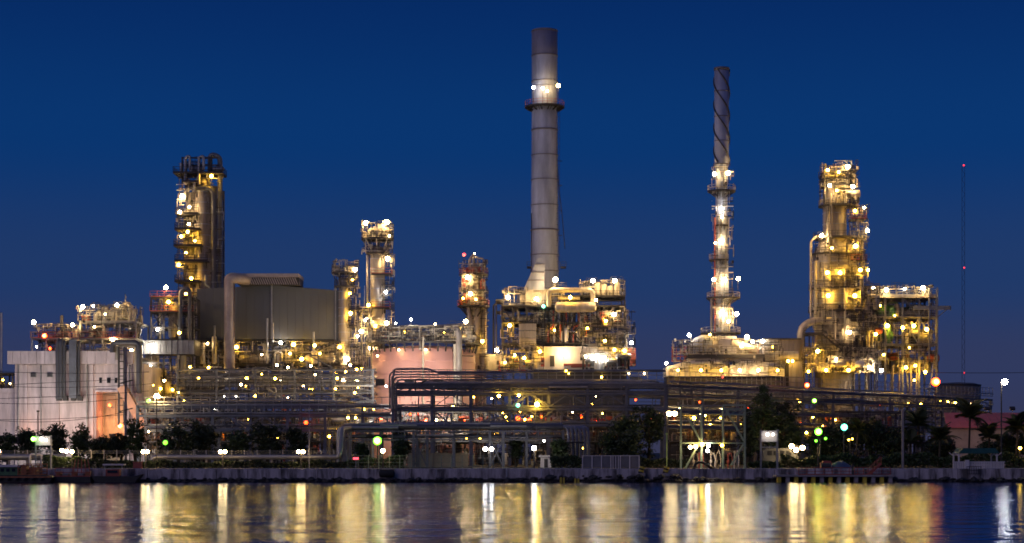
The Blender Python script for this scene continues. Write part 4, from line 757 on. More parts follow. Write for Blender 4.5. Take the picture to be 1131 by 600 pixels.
T.pipe('hand_pipe', [(431, 440, -1), (436, 408, -1), (474, 408, -1), (484, 412, -1), (735, 410, -1)], .2, RACK)
zl = lambda py: Zp(py, 362)
rack('low_pipe_bridge', 'lower pipe bridge with a tall handrail running under the grey building', (152, 362), (442, 362), 8, [(zl(458), 5, .14, .3), (zl(448), 4, .12, .22), (zl(474), 3, .15, .3)], 7, 12,
     rails=((zl(456.5), GALV, 3.0),), trusses=((zl(474), zl(459), .2, .55),))
rack('rear_pipe_bridge', 'bundle of many thin level pipes stacked behind the lower pipe bridge', (196, 383), (412, 383), 10, [(Zp(408, 383), 4, .08, .16), (Zp(416, 383), 4, .08, .18), (Zp(424, 383), 4, .08, .18), (Zp(433, 383), 4, .1, .2), (Zp(443, 383), 3, .1, .2)], 5, 13, rails=((Zp(428, 383), STEEL, 1.6),), colw=.4, pm=[CLAD, PIPED, PIPE, RACK, PIPED])
A_, B_ = (736, 356), (1094, 452); zr = lambda py: Zp(py, 356)
TR, ra, rb, ru, rv, rL = rack('long_pipe_bridge', 'long pipe bridge receding past the furnace house and the widest tower', A_, B_, 9, [(zr(436), 5, .14, .3), (zr(425), 4, .1, .22), (zr(453), 4, .14, .28), (zr(470), 3, .14, .28)], 11, 14,
     rails=((zr(421.5), GALV, 2.), (zr(435), RACK, 1.6)), trusses=((zr(466), zr(452), .36, .74),))
# low riverside rack
T, *_ = rack('riverside_pipe_rack', 'low riverside pipe rack of pale level pipes on braced legs', (380, 326), (622, 326), 4.5, [(Zp(475, 326), 6, .3, .5), (Zp(484, 326), 3, .15, .3)], 6, 15, pm=[PIPED, RACK, PIPE], colw=.4)
for x0, x1 in ((457, 472), (541, 556)):
    for xx in (x0, x1): T.bar('leg', (xx, GY(326), -.3), (xx, 476, -.3), .45, RACK)
    T.bar('brace', (x0, 484, -.35), (x1, GY(326), -.35), .2, RACK); T.bar('brace', (x1, 484, -.35), (x0, GY(326), -.35), .2, RACK)
for i in range(6):
    dd = .3 + i * .75; T.pipe('bend_pipe', [(600, 471.5, dd), (626 + i * 4.6, 471.5, dd), (628 + i * 4.6, 480, dd), (628 + i * 4.6, GY(326), dd)], .27, PIPE, bend=1.4)
for i, xx in enumerate((374, 379, 386)): T.pipe('bend_pipe', [(xx, GY(326), -.5 + i * .8), (xx, 472.5, -.5 + i * .8), (440, 472.5, -.5 + i * .8)], .34, PIPE, bend=1.2)
T.box('clamp_plate', 621, 645, 488, 490, -.6, .4, STEEL)
T = Thing('sleeper_pipe', 'single pale pipe running low above the hedge along the riverside fence', 'pipe', 270, 313)
T.pipe('run', [(166, GY(313), 0), (168, 505, 0), (374, 505, 0), (375.5, 500, 0), (375.5, 474, 4), (380, 472, 12)], .42, GALV, bend=.9)
for xx in range(180, 372, 24): T.bar('saddle', (xx, GY(313), 0), (xx, 507, 0), .3, CONC)
T = Thing('sleeper_pipe', 'thick pale pipe low above the bank behind the jetty at the picture edge', 'pipe', 20, 313)
T.pipe('run', [(-60, 505, 0), (70, 505, 0), (72, 508, 0), (72, GY(313), 0)], .5, GALV); T.pipe('run', [(35, GY(313), -1), (35, 502, -1), (48, 502, -1), (48, GY(313), -1)], .22, WHITE)
for xx in range(-50, 70, 20): T.bar('saddle', (xx, GY(313), 0), (xx, 507, 0), .3, CONC)

RK = 'the high pipe bridge'
lamps(RK, 355, -1.4, [(573, 437, 'Y', 1., .34), (572, 448, 'C', .9, .34), (593, 447, 'Y', 1.7, .55), (665, 457, 'Y', .5, .2), (625, 410, 'Y', .6, .22), (628, 413, 'Y', .5, .18), (664, 417, 'Y', .6, .24), (694, 413, 'W', .4, .18), (711, 413, 'W', .5, .2), (551, 437, 'Y', 1., .38, 2)], stem=.8)
lamps('the lower pipe bridge', 362, -1.6, [(175, 438, 'W', 2., .62), (166, 443, 'G', .8, .34), (262, 438, 'N', .4, .15), (249, 438, 'N', .35, .13), (400, 452, 'Y', 1., .36, 3), (383, 461, 'Y', .9, .34, 3), (391, 461, 'Y', .9, .32, 3), (339, 467, 'O', .8, .3), (362, 482, 'Y', .7, .3, 3), (272, 463, 'Y', .35, .18, 3), (166, 477, 'W', .5, .22)], stem=.8)
for i, (xx, yy) in enumerate(((885, 443), (986, 443), (993, 443), (1005, 444), (1019, 445), (1042, 443), (1049, 444), (1057, 445), (1079, 445), (752, 452), (776, 457), (800, 452), (846, 449))):
    t = (xx - 736) / 358; yd = 356 + 96 * t; lamp(xx, yy, yd, 'Y' if i < 8 else 'W', .8 if i else .4, .32 if i < 8 else .36, 'the long pipe bridge', 2.0, .6)
lamps('the long pipe bridge walkway', 385, -1.6, [(890, 426, 'O', 1.1, .42), (898, 443, 'G', 1.1, .42), (797, 417, 'R', .25, .25)], stem=.8)
lamps('the riverside pipe rack', 326, 2, [(515, 484, 'Y', .5, .2), (530, 484, 'Y', .6, .22), (601, 487, 'N', .7, .26), (646, 495, 'Y', .8, .28, 6), (638, 493, 'W', .4, .16, 6)], stem=.5)

rgl = random.Random(77)
for i in range(27): lamp(rgl.uniform(168, 425), rgl.uniform(402, 452), 378, rgl.choice('YYYWN'), rgl.uniform(.4, .9), rgl.uniform(.14, .3), 'the rear level pipe bundle', rgl.uniform(-4, 4), .4)
for i in range(26): lamp(rgl.uniform(445, 730), rgl.uniform(436, 466), 366, rgl.choice('YYWO'), rgl.uniform(.4, .9), rgl.uniform(.12, .26), 'the high pipe bridge back', rgl.uniform(-2, 5), .4)
for i in range(16): xx = rgl.uniform(745, 1085); lamp(xx, rgl.uniform(440, 462) - (xx - 745) * .012, 362 + (xx - 736) * .27, rgl.choice('YYWO'), rgl.uniform(.4, .9), rgl.uniform(.10, .2), 'the long pipe bridge back', 3, .4)
# ground-level process units behind the racks
for k_, (x0, x1, lab, dk) in enumerate(((165, 300, 'dim pump frame on the ground under the lower pipe bridge', 0), (305, 405, 'dim valve frame under the bridge below the slim columns', 0), (440, 540, 'yellow-lit pump frame on the ground below the pink tank', 0), (540, 700, 'orange-lit manifold frame on the ground below the fired heater', 0), (740, 870, 'warm-lit pump frame on the ground behind the jetty gantry', 12), (875, 1040, 'dim exchanger frame on the ground below the widest tower', 30))):
    YY = 375 + dk; T = Thing('pump_station', lab, 'machinery', (x0 + x1) / 2, YY)
    nx = max(4, int((x1 - x0) / 20)); xs = [x0 + (x1 - x0) * i / nx for i in range(nx + 1)]
    T.frame(xs, [455, 473, 489], 0, 9, STEEL, .34, decks=(489,), rails=(473, 489), braces=tuple((i, 1, i % 3) for i in range(0, nx, 2)), rm=RACK)
    clutter(T, x0, x1, 452, T.gy(), -1, 7, 540 + k_, int((x1 - x0) * 3.2), PIPE)
    equip(T, x0, x1, 458, 472, 0, 8, 200 + k_, int((x1 - x0) / 8), [CLAD, PIPE, RED]); equip(T, x0, x1, 475, 488.5, 0, 8, 210 + k_, int((x1 - x0) / 7), [CLAD, PIPE, ORANGEP]); equip(T, x0, x1, 492, T.gy(), 0, 8, 220 + k_, int((x1 - x0) / 7), [CLAD, PIPE, BEIGE])
lamps('the manifold frame below the heater', 375, 2, [(572, 462, 'O', 1.1, .36), (585, 464, 'O', 1.2, .36), (598, 461, 'O', 1.1, .34), (642, 460, 'O', .7, .28), (660, 466, 'O', .7, .26), (580, 482, 'Y', .7, .28), (615, 480, 'Y', .6, .26), (545, 480, 'Y', .7, .26)], stem=.5)
lamps('the pump frame below the pink tank', 375, 2, [(478, 446, 'Y', .9, .3), (500, 448, 'Y', .8, .3), (460, 458, 'O', .8, .3), (440, 480, 'Y', .9, .3), (455, 484, 'Y', .9, .3), (490, 480, 'Y', .8, .3), (505, 483, 'Y', .8, .28), (523, 452, 'Y', .6, .26), (420, 462, 'O', .7, .3), (470, 464, 'O', .7, .28)], stem=.5)
lamps('the pump frame behind the gantry', 387, -1, [(766, 462, 'Y', 1.3, .42), (778, 458, 'Y', 1.2, .4), (764, 472, 'O', .9, .34), (784, 468, 'Y', .9, .3), (795, 462, 'Y', .6, .26), (857, 474, 'Y', .5, .22), (818, 468, 'Y', .4, .2)], stem=.5)
lamps('the exchanger frame below the tower', 405, -1, [(885, 468, 'O', .8, .28), (890, 478, 'Y', .8, .3), (897, 461, 'Y', .6, .24), (908, 470, 'Y', .5, .22), (922, 464, 'Y', .5, .22), (960, 472, 'Y', .4, .2)], stem=.5)
lamps('the dim frames under the lower bridge', 375, 2, [(240, 480, 'Y', .5, .22), (232, 474, 'Y', .4, .2), (305, 484, 'Y', .4, .18), (345, 476, 'Y', .5, .2), (355, 470, 'Y', .6, .24), (370, 474, 'Y', .5, .22)], stem=.5)

# ================================================================== RIVERSIDE
T = Thing('riverside_fence', 'thin wire fence with pale posts along the bank in front of the dark trees', 'fence', 190, 315)
for i in range(29): xx = -12 + i * 14.1; T.bar('post', (xx, GY(315), 0), (xx, 497, 0), .14, GALV)
for yy in (498.3, 500.5): T.bar('wire', (-12, yy, 0), (383, yy, 0), .05, GALV)
T = Thing('mesh_fence', 'low mesh fence with green posts in front of the riverside pipe rack', 'fence', 480, 309)
for i in range(16): xx = 384 + i * 11.5; T.bar('post', (xx, GY(309), 0), (xx, 503, 0), .1, GREENP)
for yy in (503.4, 507, 511, 515): T.bar('wire', (384, yy, 0), (557, yy, 0), .04, GREENP)
T = Thing('sheet_fence', 'grey sheet hoarding with pale posts standing on the quay beside dark tree', 'fence', 675, 305)
for i in range(6): T.box('sheet', 644 + i * 10.4, 653.4 + i * 10.4, 504, 516.5, 0, .06, mat('hoarding_grey', (.16, .16, .17), .7) if i == 0 else MATS['hoarding_grey'])
for i in range(7): T.bar('post', (643.5 + i * 10.4, GY(305), -.1), (643.5 + i * 10.4, 503, -.1), .13, WHITE)
for xx in (677, 680, 683): T.bar('stay', (xx, GY(305), -.15), (xx, 504, -.15), .1, WHITE)
T.bar('top_rail', (643.5, 503.5, -.1), (706, 503.5, -.1), .1, WHITE)
T = Thing('beige_wall', 'plain beige low wall of panels behind the riverside pipe rack legs', 'wall', 482, 331)
for i in range(7): T.box('panel', 450 + i * 9.6, 459.2 + i * 9.6, 500.5, T.gy(), 0, .3, BEIGE)
T = Thing('pump_kiosk', 'small white kiosk with a flat roof lit beside the rack legs', 'kiosk', 603, 322)
T.box('wall', 597, 609, 505, T.gy(), 0, 2.5, WHITE); T.box('roof', 595, 611, 503, 505, -.4, 2.9, WHITE); T.box('door', 601, 605, 507, T.gy(), -.06, -.02, STEEL)

# trees
def crown_mesh(name, blobs, n, size, m, seed):
    """leaf clumps: blobs = [(x, y, z, rx, ry, rz)] in metres relative to the trunk foot"""
    rg = random.Random(seed); b = MB(); vol = [bl[3] * bl[4] * bl[5] for bl in blobs]
    clumps = []
    for bl in rg.choices(blobs, vol, k=max(8, n // 26)):
        while True:
            d = Vector((rg.uniform(-1, 1), rg.uniform(-1, 1), rg.uniform(-1, 1)))
            if .35 < d.length <= 1: break
        clumps.append(Vector((bl[0] + d.x * bl[3], bl[1] + d.y * bl[4], bl[2] + d.z * bl[5])))
    for i in range(n):
        c = rg.choice(clumps) + Vector((rg.gauss(0, .32), rg.gauss(0, .32), rg.gauss(0, .24)))
        u = Vector((rg.gauss(0, 1), rg.gauss(0, 1), rg.gauss(0, .6))).normalized(); v = u.cross(Vector((rg.gauss(0, 1), rg.gauss(0, 1), rg.gauss(0, 1)))).normalized(); s = size * rg.uniform(.6, 1.3)
        b.add([c - u * s, c + v * s * .45, c + u * s, c - v * s * .45], [(0, 1, 2, 3)])
    return b.mesh(name, m)
def tree(px, Y, ytop, w, label, seed, n=2600, m=LEAF, cat='tree', ylow=None, name='broadleaf_tree', leaf=.26):
    T = Thing(name, label, cat, px, Y, None); rg = random.Random(seed); k = Y / F; H = (T.gy() - ytop) * k; Wm = w * k; lo = (T.gy() - (ylow or T.gy() - 12)) * k
    mid = (H + lo) / 2; rz = (H - lo) / 2
    blobs = [(0, 0, mid, Wm * .30, Wm * .26, rz * .9)]
    for i in range(7):
        a = rg.uniform(0, 2 * math.pi); blobs.append((math.cos(a) * Wm * rg.uniform(.15, .34), math.sin(a) * Wm * .22, lo + (H - lo) * rg.uniform(.25, .82), Wm * rg.uniform(.13, .22), Wm * .17, rz * rg.uniform(.28, .5)))
    b = MB(); q = Vector((0, 0, 0)); rad = .12 + H * .02
    pts = [Vector((0, 0, -.1)), Vector((rg.uniform(-.2, .2), 0, H * .3)), Vector((rg.uniform(-.3, .3), 0, H * .62))]
    for i, (p, q) in enumerate(zip(pts, pts[1:])): b.lathe((0, 0, 0), [], 6) if False else b.tube([p, q], rad * (1 - .35 * i), 7)
    for i in range(6):
        bl = blobs[1 + i]; b.tube([pts[1] * .8 + pts[2] * .2, Vector(bl[:3])], rad * .38, 5)
    link('trunk', b.mesh('trunk', BARK), Matrix.Translation(T.o), T.root)
    link('crown', crown_mesh('crown', blobs, n, leaf, m, seed + 1), Matrix.Translation(T.o), T.root); return T
TREES = [(8, 325, 477, 34, 'dark round tree at the picture edge below the boiler house wing'), (30, 327, 472, 34, 'dark tree between the wing and the lit riverside sign'), (62, 330, 466, 40, 'dark broad tree rising over the lit riverside sign against the pale wall'), (88, 328, 469, 30, 'dark tree beside the twin lamp in front of the pale wall'), (112, 326, 480, 40, 'low dark tree under the orange-lit bay'), (133, 330, 477, 30, 'dark tree touching the utility pole by the chute'), (150, 328, 458, 30, 'upright dark tree below the chute behind the utility pole'),
         (197, 325, 460, 44, 'large black-green tree under the lower pipe bridge near the bright star lamp'), (226, 328, 466, 36, 'dark tree second along under the lower pipe bridge'), (262, 326, 472, 40, 'loose dark tree in the middle below the lower pipe bridge'), (296, 327, 466, 44, 'dark tree below the bridge beside the paired riverside lamp'), (330, 329, 474, 34, 'dark low tree at the far end of the lower bridge'),
         (683, 320, 458, 44, 'dense dark tree behind the grey sheet hoarding'), (716, 322, 446, 50, 'largest dark tree between hoarding and the steel gantry'), (694, 318, 474, 40, 'low dark tree nestling against the hoarding posts'), (842, 322, 424, 46, 'tall dark tree standing right of the steel gantry'), (862, 324, 436, 46, 'tall dark tree behind the lit white signboard'), (826, 324, 452, 34, 'dark tree half hidden by the gantry frame'), (875, 328, 464, 30, 'dark tree behind the paired bright lamps'), (443, 332, 462, 22, 'small green tree top showing over the riverside rack'), (570, 329, 484, 15, 'narrow dark cypress-like tree between rack legs'), (618, 322, 484, 24, 'dark bush-like tree under the bending rack pipes'), (440, 322, 484, 14, 'slim dark tree behind the bright green star lamp'), (398, 322, 490, 16, 'small dark tree by the pipe bends')]
for i, (px, Y, yt, w, lab) in enumerate(TREES): tree(px, Y, yt, w, lab.replace(' right of ', ' beyond '), 300 + i * 3, n=int(900 + w * 55), m=LEAF if i % 3 else LEAF2, ylow=GY(Y) - 7)
for i, (px, Y, yt, w, lab) in enumerate(((925, 330, 470, 60, 'dark leafy tree below the cool white star lamp'), (962, 332, 462, 56, 'dark leafy tree beside the leaning bare pole'), (985, 328, 470, 44, 'dark leafy tree just behind the bare pole'), (1120, 324, 470, 40, 'dark leafy tree behind the white mast lamp'), (1040, 330, 482, 50, 'dark low tree behind the green-roofed shelter'), (905, 334, 478, 40, 'dark low tree behind the green street lamp'), (1095, 328, 484, 40, 'low dark tree between shelter and mast'))): tree(px, Y, yt, w, lab, 400 + i * 3, n=int(900 + w * 55), m=LEAF2 if i % 2 else LEAF, ylow=GY(Y) - 6)
def hedge(x0, x1, ytop, Y, label, seed, n, m=LEAF2, depth=1.6):
    T = Thing('hedge', label, 'hedge', (x0 + x1) / 2, Y); rg = random.Random(seed); b = MB(); k = Y / F; w = (x1 - x0) * k; H = (T.gy() - ytop) * k
    for i in range(n):
        x = rg.uniform(-w / 2, w / 2); h = H * (.78 + .22 * math.sin(x * .9 + seed) * math.sin(x * .37)); c = Vector((x, rg.uniform(-depth / 2, depth / 2), h * rg.random() ** .7))
        u = Vector((rg.gauss(0, 1), rg.gauss(0, 1), rg.gauss(0, .7))).normalized(); v = u.cross(Vector((rg.gauss(0, 1), rg.gauss(0, 1), rg.gauss(0, 1)))).normalized(); s = rg.uniform(.12, .26)
        b.add([c - u * s, c + v * s * .5, c + u * s, c - v * s * .5], [(0, 1, 2, 3)])
    link('foliage', b.mesh('foliage', m), Matrix.Translation(T.o), T.root)
hedge(48, 100, 502, 308, 'bright green bushes lit by the twin lamp at the jetty', 1, 3200); hedge(100, 168, 506, 310, 'dark hedge behind the small canopied boat', 2, 2600, LEAF); hedge(168, 262, 508, 309, 'dark hedge under the sleeper pipe near the first paired lamps', 3, 3000, LEAF); hedge(262, 384, 508, 309, 'dark hedge under the sleeper pipe by the third paired lamp', 4, 3600, LEAF)
hedge(862, 960, 500, 312, 'dim green hedge behind the red dock railing', 5, 5200); hedge(960, 1050, 498, 314, 'dim hedge between bare pole and shelter', 6, 5000); hedge(1050, 1150, 497, 318, 'trimmed green hedge behind the green-roofed shelter', 7, 5200); hedge(608, 642, 500, 312, 'green bushes below the bending rack pipes', 8, 1800); hedge(706, 760, 503, 312, 'low dark bushes behind the lime pole', 9, 2400, LEAF); hedge(826, 862, 507, 309, 'low grass-like bushes under the lit white signboard', 10, 1500); hedge(384, 446, 503, 313, 'green bushes lit under the green star lamp', 11, 2400)
# palms
fb = MB(); rgp = random.Random(5)
Ls = 3.0; prev = None; spine = [Vector((Ls * t, 0, .9 * math.sin(t * 1.7) * 1.0 - 1.7 * t * t)) for t in [i / 9 for i in range(10)]]
for p, q in zip(spine, spine[1:]): fb.bar(p, q, .06)
for i in range(34):
    t = .08 + .9 * i / 33; j = min(8, int(t * 9)); p = spine[j].lerp(spine[j + 1], t * 9 - j); l_ = .95 * math.sin(math.pi * (.12 + .8 * t)) + .15
    for s_ in (-1, 1): tip = p + Vector((.35 * l_, s_ * l_, -.35 * l_)); fb.add([p, p + Vector((.07, 0, .03)), tip, p + Vector((-.07, 0, -.02))], [(0, 1, 2, 3)])
FROND = fb.mesh('frond', PALML)
def palm(px, Y, ycrown, label, seed, lean=0, scale=1.):
    T = Thing('palm_tree', label, 'palm tree', px, Y, 'palms along the bank'); rg = random.Random(seed); H = Zp(ycrown, Y) - G; b = MB(); top = Vector((lean, 0, H))
    b.tube([Vector((0, 0, -.1)), Vector((lean * .3, 0, H * .4)), Vector((lean * .7, 0, H * .75)), top], .17, 8, bend=1.5); link('trunk', b.mesh('trunk', BARK), Matrix.Translation(T.o), T.root)
    for i in range(20):
        a = 2 * math.pi * i / 20 * 1.618 * 2 + rg.uniform(-.2, .2); tilt = rg.uniform(-75, 18)
        M = Matrix.Translation(T.o + top) @ Matrix.Rotation(a, 4, 'Z') @ Matrix.Rotation(R(tilt), 4, 'Y') @ Matrix.Scale(scale * rg.uniform(.8, 1.1), 4); link('frond', FROND, M, T.root)
for i, t in enumerate(((1070, 319, 462, 'tallest palm tree standing over the green-roofed shelter', .2, 1.25), (1020, 321, 470, 'leaning palm tree between bare pole and shelter', -.9, 1.15), (1037, 318, 486, 'short bushy palm tree beside the shelter end', .2, 1.05), (1092, 322, 484, 'short palm tree between the shelter and the mast', .1, 1.0), (1122, 320, 474, 'palm tree beyond the white mast lamp', .3, 1.1), (1004, 319, 488, 'low palm tree beside the bare pole', .2, .95), (945, 326, 478, 'palm tree below the cool white star lamp', .4, 1.0))): palm(t[0], t[1], t[2], t[3], 40 + i, t[4], t[5])

# shelter
T = Thing('riverside_shelter', 'open shelter with green roof and white balustrade on the quay', 'shelter', 1080, 303)
mbd = MB(); YG = 303; mbd.prism([(X(a, YG), Zp(b2, YG)) for a, b2 in ((1058, 501), (1103, 501), (1099, 495), (1063, 495))], YG - .4, YG + 4); T.mb('roof', mbd, GREENROOF)
for xx in (1059, 1101):
    for d_ in (0, 3.6):
        T.bar('post', (xx, T.gy(), d_), (xx, 500, d_), .22, WHITE)
        for s_ in (-1, 1): T.bar('roof_strut', (xx, 504, d_), (xx + 5 * s_, 500, d_), .12, WHITE)
for i in range(30): T.box('baluster', 1052.2 + i * 1.88, 1053.5 + i * 1.88, 510.6, 517.6, -.6, -.45, WHITE)
T.box('balustrade_rail', 1051.5, 1109, 509.8, 510.7, -.65, -.4, WHITE); T.box('plinth', 1064.5, 1069, 508, 518, -1, -.7, WHITE); T.box('bench', 1072, 1096, 513, 514, 1, 1.6, WHITE)
T = Thing('ladder_frame', 'small dark lattice gate panel hung on the quay wall below the shelter', 'gate', 1076, 299.6, z=.7)
for i in range(7): T.bar('bar', (1068 + i * 2.6, 523.5, 0), (1068 + i * 2.6, 515.5, 0), .07, STEEL)
for yy in (515.5, 519.5, 523.5): T.bar('rail', (1067.5, yy, 0), (1084, yy, 0), .09, STEEL)

# red-roofed shed
YP = 347
T = Thing('red_roofed_shed', 'long shed with a red sheet roof lit behind the palms', 'building', 1100, YP)
for i in range(13): x0 = 1045 + i * 9; mbd = MB(); sl = 0 if i else 4; mbd.prism([(X(x0 + .2, YP), Zp(472, YP)), (X(x0 + 8.8, YP), Zp(472, YP)), (X(x0 + 8.8, YP), Zp(472.8, YP)), (X(x0 + .2, YP), Zp(472.8, YP))], 0, .01) if False else None; P = [W(x0 + .2, 472, YP, 0), W(x0 + 8.8, 472, YP, 0), W(x0 + 8.8 + (1.5 if i == 0 else 0), 455, YP, 7), W(x0 + .2 + (7 if i == 0 else 0), 455, YP, 7)]; mbd = MB(); dn = Vector((0, 0, -.15)); mbd.add(P + [p + dn for p in P], [(0, 1, 2, 3), (7, 6, 5, 4), (0, 4, 5, 1), (1, 5, 6, 2), (2, 6, 7, 3), (3, 7, 4, 0)]); T.mb('roof_sheet', mbd, REDROOF)
T.box('wall', 1047, 1162, 473, T.gy(), .6, 9, BEIGE)
for i, xx in enumerate((1060, 1090, 1118)): flood(xx, 452, 338, 0, (0, .8, -.75), 'orange floodlight shining down on the red shed roof, %s of three' % ('first', 'second', 'third')[i], 'A', .9, .8, 'shed roof floodlights')

# jetty gantry
T = Thing('jetty_gantry', 'green grey steel jetty gantry of posts and diagonals with lamps on its crossbar', 'gantry', 790, 302)
for d_ in (0, 1.2):
    for xx, yt in ((752.5, 447), (775.3, 447), (799, 447), (823, 447)): T.bar('post', (xx, T.gy(), d_), (xx, yt, d_), .2, GREENP)
    T.bar('crossbar', (752, 489.5, d_), (823, 489.5, d_), .18, GREENP)
    for yy in (447.5, 452, 458): T.bar('head_beam', (799, yy, d_), (823, yy, d_), .22, GREENP)
    T.bar('head_beam', (752, 448, d_), (799, 448, d_), .18, RACK)
    for a_, b2 in (((801, 450), (822, 487)), ((822, 490), (808, 514)), ((773, 488), (755, 522)), ((760, 461), (774, 487))): T.bar('brace', (*a_, d_), (*b2, d_), .18, GREENP)
for i in range(3): T.bar('head_brace', (800 + i * 7.6, 458, 0), (807 + i * 7.6, 452, 0), .14, GREENP)
for xx in (752.5, 799, 823): T.bar('tie', (xx, 489.5, 0), (xx, 489.5, 2.2), .2, GREENP)
T.box('catwalk', 775, 812, 486.6, 487.4, 0, 2.2, STEEL)
lamps('the jetty gantry crossbar', 302, -.6, [(762, 494, 'W', 1.3, .36), (768, 493.5, 'W', 1.3, .36), (775, 491, 'Y', 1.4, .40), (782, 492, 'N', 1.3, .38), (781, 498, 'N', 1.1, .34), (797, 492, 'Y', 1., .32)], stem=.3)
for i, (xx, m_) in enumerate(((766, CLADW), (772, RED), (785, WHITE), (791, CLADW), (804, RED), (811, WHITE))):
    T = Thing('hose_reel', ('pale', 'red', 'white', 'grey', 'red-handled', 'pale tall')[i] + ' loading arm on the quay under the jetty gantry', 'machinery', xx, 305, 'loading arms under the gantry')
    T.bar('stand', (xx, T.gy(), 0), (xx, 502 - i % 3 * 2, 0), .16, m_); T.pipe('arm', [(xx, 503, 0), (xx + 3, 500 - i % 2 * 3, -.3), (xx + 5, 508, -.5), (xx + 4, 516, -.5)], .08, m_, n=8); T.box('valve', xx - 1.2, xx + 1.2, 508, 511, -.4, .4, m_)
b = MB(); T = Thing('mooring_hose', 'black looped hose lying on the quay edge below the gantry', 'hose', 776, 300.6)
T.pipe('loop', [(766, 519, 0), (768, 512, 0), (774, 510, 0), (780, 513, 0), (788, 519, 0), (792, 520, 0)], .22, RUBBER, bend=1.2)

# signboards with their floods
def signboard(px, ytop, ybot, w, Y, label, seed):
    T = Thing('lit_signboard', label, 'sign', px, Y)
    for xx in (px - w / 2 - .4, px + w / 2 + .4): T.bar('post', (xx, T.gy(), .3), (xx, ytop - 1, .3), .26, GALV)
    T.box('board', px - w / 2, px + w / 2, ytop, ybot, 0, .16, WHITE); T.bar('crossbar', (px - w / 2, ybot + 6, .3), (px + w / 2, ybot + 6, .3), .16, GALV); return T
signboard(47.5, 482, 492, 16, 306, 'lit white signboard on posts above the riverside pipe', 1); signboard(849.5, 476, 488, 17, 308, 'lit white signboard on tall posts beside the steel gantry', 2)
lamps('the signboard above the riverside pipe', 306, -.8, [(47, 485, 'N', .9, .36), (52, 486, 'N', .7, .3), (38.5, 485, 'G', 1.1, .4)], stem=0)
lamps('the signboard beside the gantry', 308, -.9, [(847, 480, 'N', .7, .34), (853, 480, 'N', .6, .3)], stem=0)
def post_lamp(pts, Y, label, c, px, yfoot=None, s=1.2, r=.42, group=None, pole=STEEL):
    """street lamp: pole with one or two glowing heads at pts"""
    T = Thing('street_lamp', label, 'lamp', px, Y, group); yt = min(p[1] for p in pts)
    T.cyl('pole', (px, yfoot or T.gy(), 0), (px, yt - .5, 0), .11, pole)
    for x, y in pts:
        col = CW[c][0]; p = W(x, y, Y, -.35)
        bulb(T, p, r, c, s * .36); T.unit('cap', 'cap', Matrix.Translation(p + Vector((0, 0, r * .7))) @ Matrix.Diagonal((r * .35, r * .35, r * .3, 1)), STEEL)
        T.bar('arm', (px, yt - .2, 0), (x, y - 2.2, -.3), .08, STEEL)
for i, t in enumerate((([(158.6, 499), (163.4, 499)], 161, 'first paired riverside lamp beside the canopied boat'), ([(243.8, 499), (248.8, 499)], 246, 'second paired riverside lamp above the pale quay panels'), ([(330, 499), (335, 499)], 332.5, 'third paired riverside lamp beside the thin bare pole'), ([(69, 497.5), (74, 498.5), (80, 499)], 79.5, 'triple riverside lamp lighting the green bushes'), ([(-1, 498.5)], 0, 'riverside lamp cut by the picture edge'))): post_lamp(t[0], 307, 'bright warm ' + t[2], 'W', t[1], s=1.5, r=.36)
for i, t in enumerate((([(417, 487)], 417, 'brightest green yellow lamp by the riverside pipe rack', 'G', 312, 3., .6), ([(423, 498)], 423, 'low warm post lamp under the green yellow lamp', 'W', 308, 1.3, .42), ([(536, 496), (543, 496)], 540, 'paired white lamp between the riverside rack legs', 'N', 318, 1.3, .42), ([(590, 495)], 590, 'single white lamp among the riverside rack legs', 'N', 318, 1.5, .46), ([(739, 457), (745, 457)], 736.5, 'warm paired lamp on the tall lime pole by the largest tree', 'W', 312, 1.5, .5), ([(874, 493), (879, 497), (886, 494.5)], 880, 'bright triple lamp cluster behind the lit signboard', 'W', 314, 1.6, .48), ([(903.5, 477)], 903.5, 'green yellow street lamp on a slim pole behind the dock', 'G', 307, 1.7, .52), ([(932, 472)], 932, 'cool white star lamp among the dark leafy trees', 'C', 318, 1.8, .5), ([(1033, 422)], 1033, 'deep orange lamp high on a pole before the pipe bridge', 'O', 345, 4., .62), ([(1109, 422)], 1106, 'brilliant white lamp on the tall mast behind the shelter', 'N', 312, 2.4, .58), ([(183, 489)], 183, 'small green lamp low under the dark trees', 'G', 320, .8, .34), ([(1126, 495)], 1126, 'small yellow lamp in the hedge at the picture edge', 'Y', 318, .8, .32), ([(937, 486), (941, 485)], 939, 'small yellow pair of lamps among the trees below the cool lamp', 'Y', 324, .6, .2), ([(901, 487), (911.5, 484.5)], 906, 'small pair of greenish lamps beside the green street lamp', 'G', 312, .7, .2))): post_lamp(t[0], t[4], t[2], t[3], t[1], s=t[5], r=t[6])
# bare poles and wires
for px, Y, y0, lab, m_, w_ in ((173, 309, 440, 'thin dark bare pole before the first dark tree', STEEL, .14), (341.5, 307, 452, 'thin pale bare pole beside the third paired lamp', GALV, .14), (997, 310, 455, 'thick bare concrete pole standing before the palms', CONC, .32), (736.5, 305, 480, 'short lime green marker pole at the quay edge', mat('lime_paint', (.35, .5, .15), .5), .16), (42, 318, 455, 'slim lamp-headed pole against the pale boiler house', STEEL, .16), (859, 306, 476, 'slim pale pole next to the white signboard', GALV, .16), (774, 310, 447, 'dark slender pole rising behind the gantry', STEEL, .16)):
    T = Thing('bare_pole', lab, 'pole', px, Y); T.bar('shaft', (px, T.gy(), 0), (px, y0, 0), w_, m_, w_); T.box('cap', px - 1.2, px + 1.2, y0 - 1.6, y0 + .2, -.25, .25, m_)
T = Thing('utility_pole', 'dark utility pole with crossarms in front of the boiler house chute', 'pole', 139, 335)
T.bar('shaft', (139, T.gy(), 0), (139, 384, 0), .38, CONC)
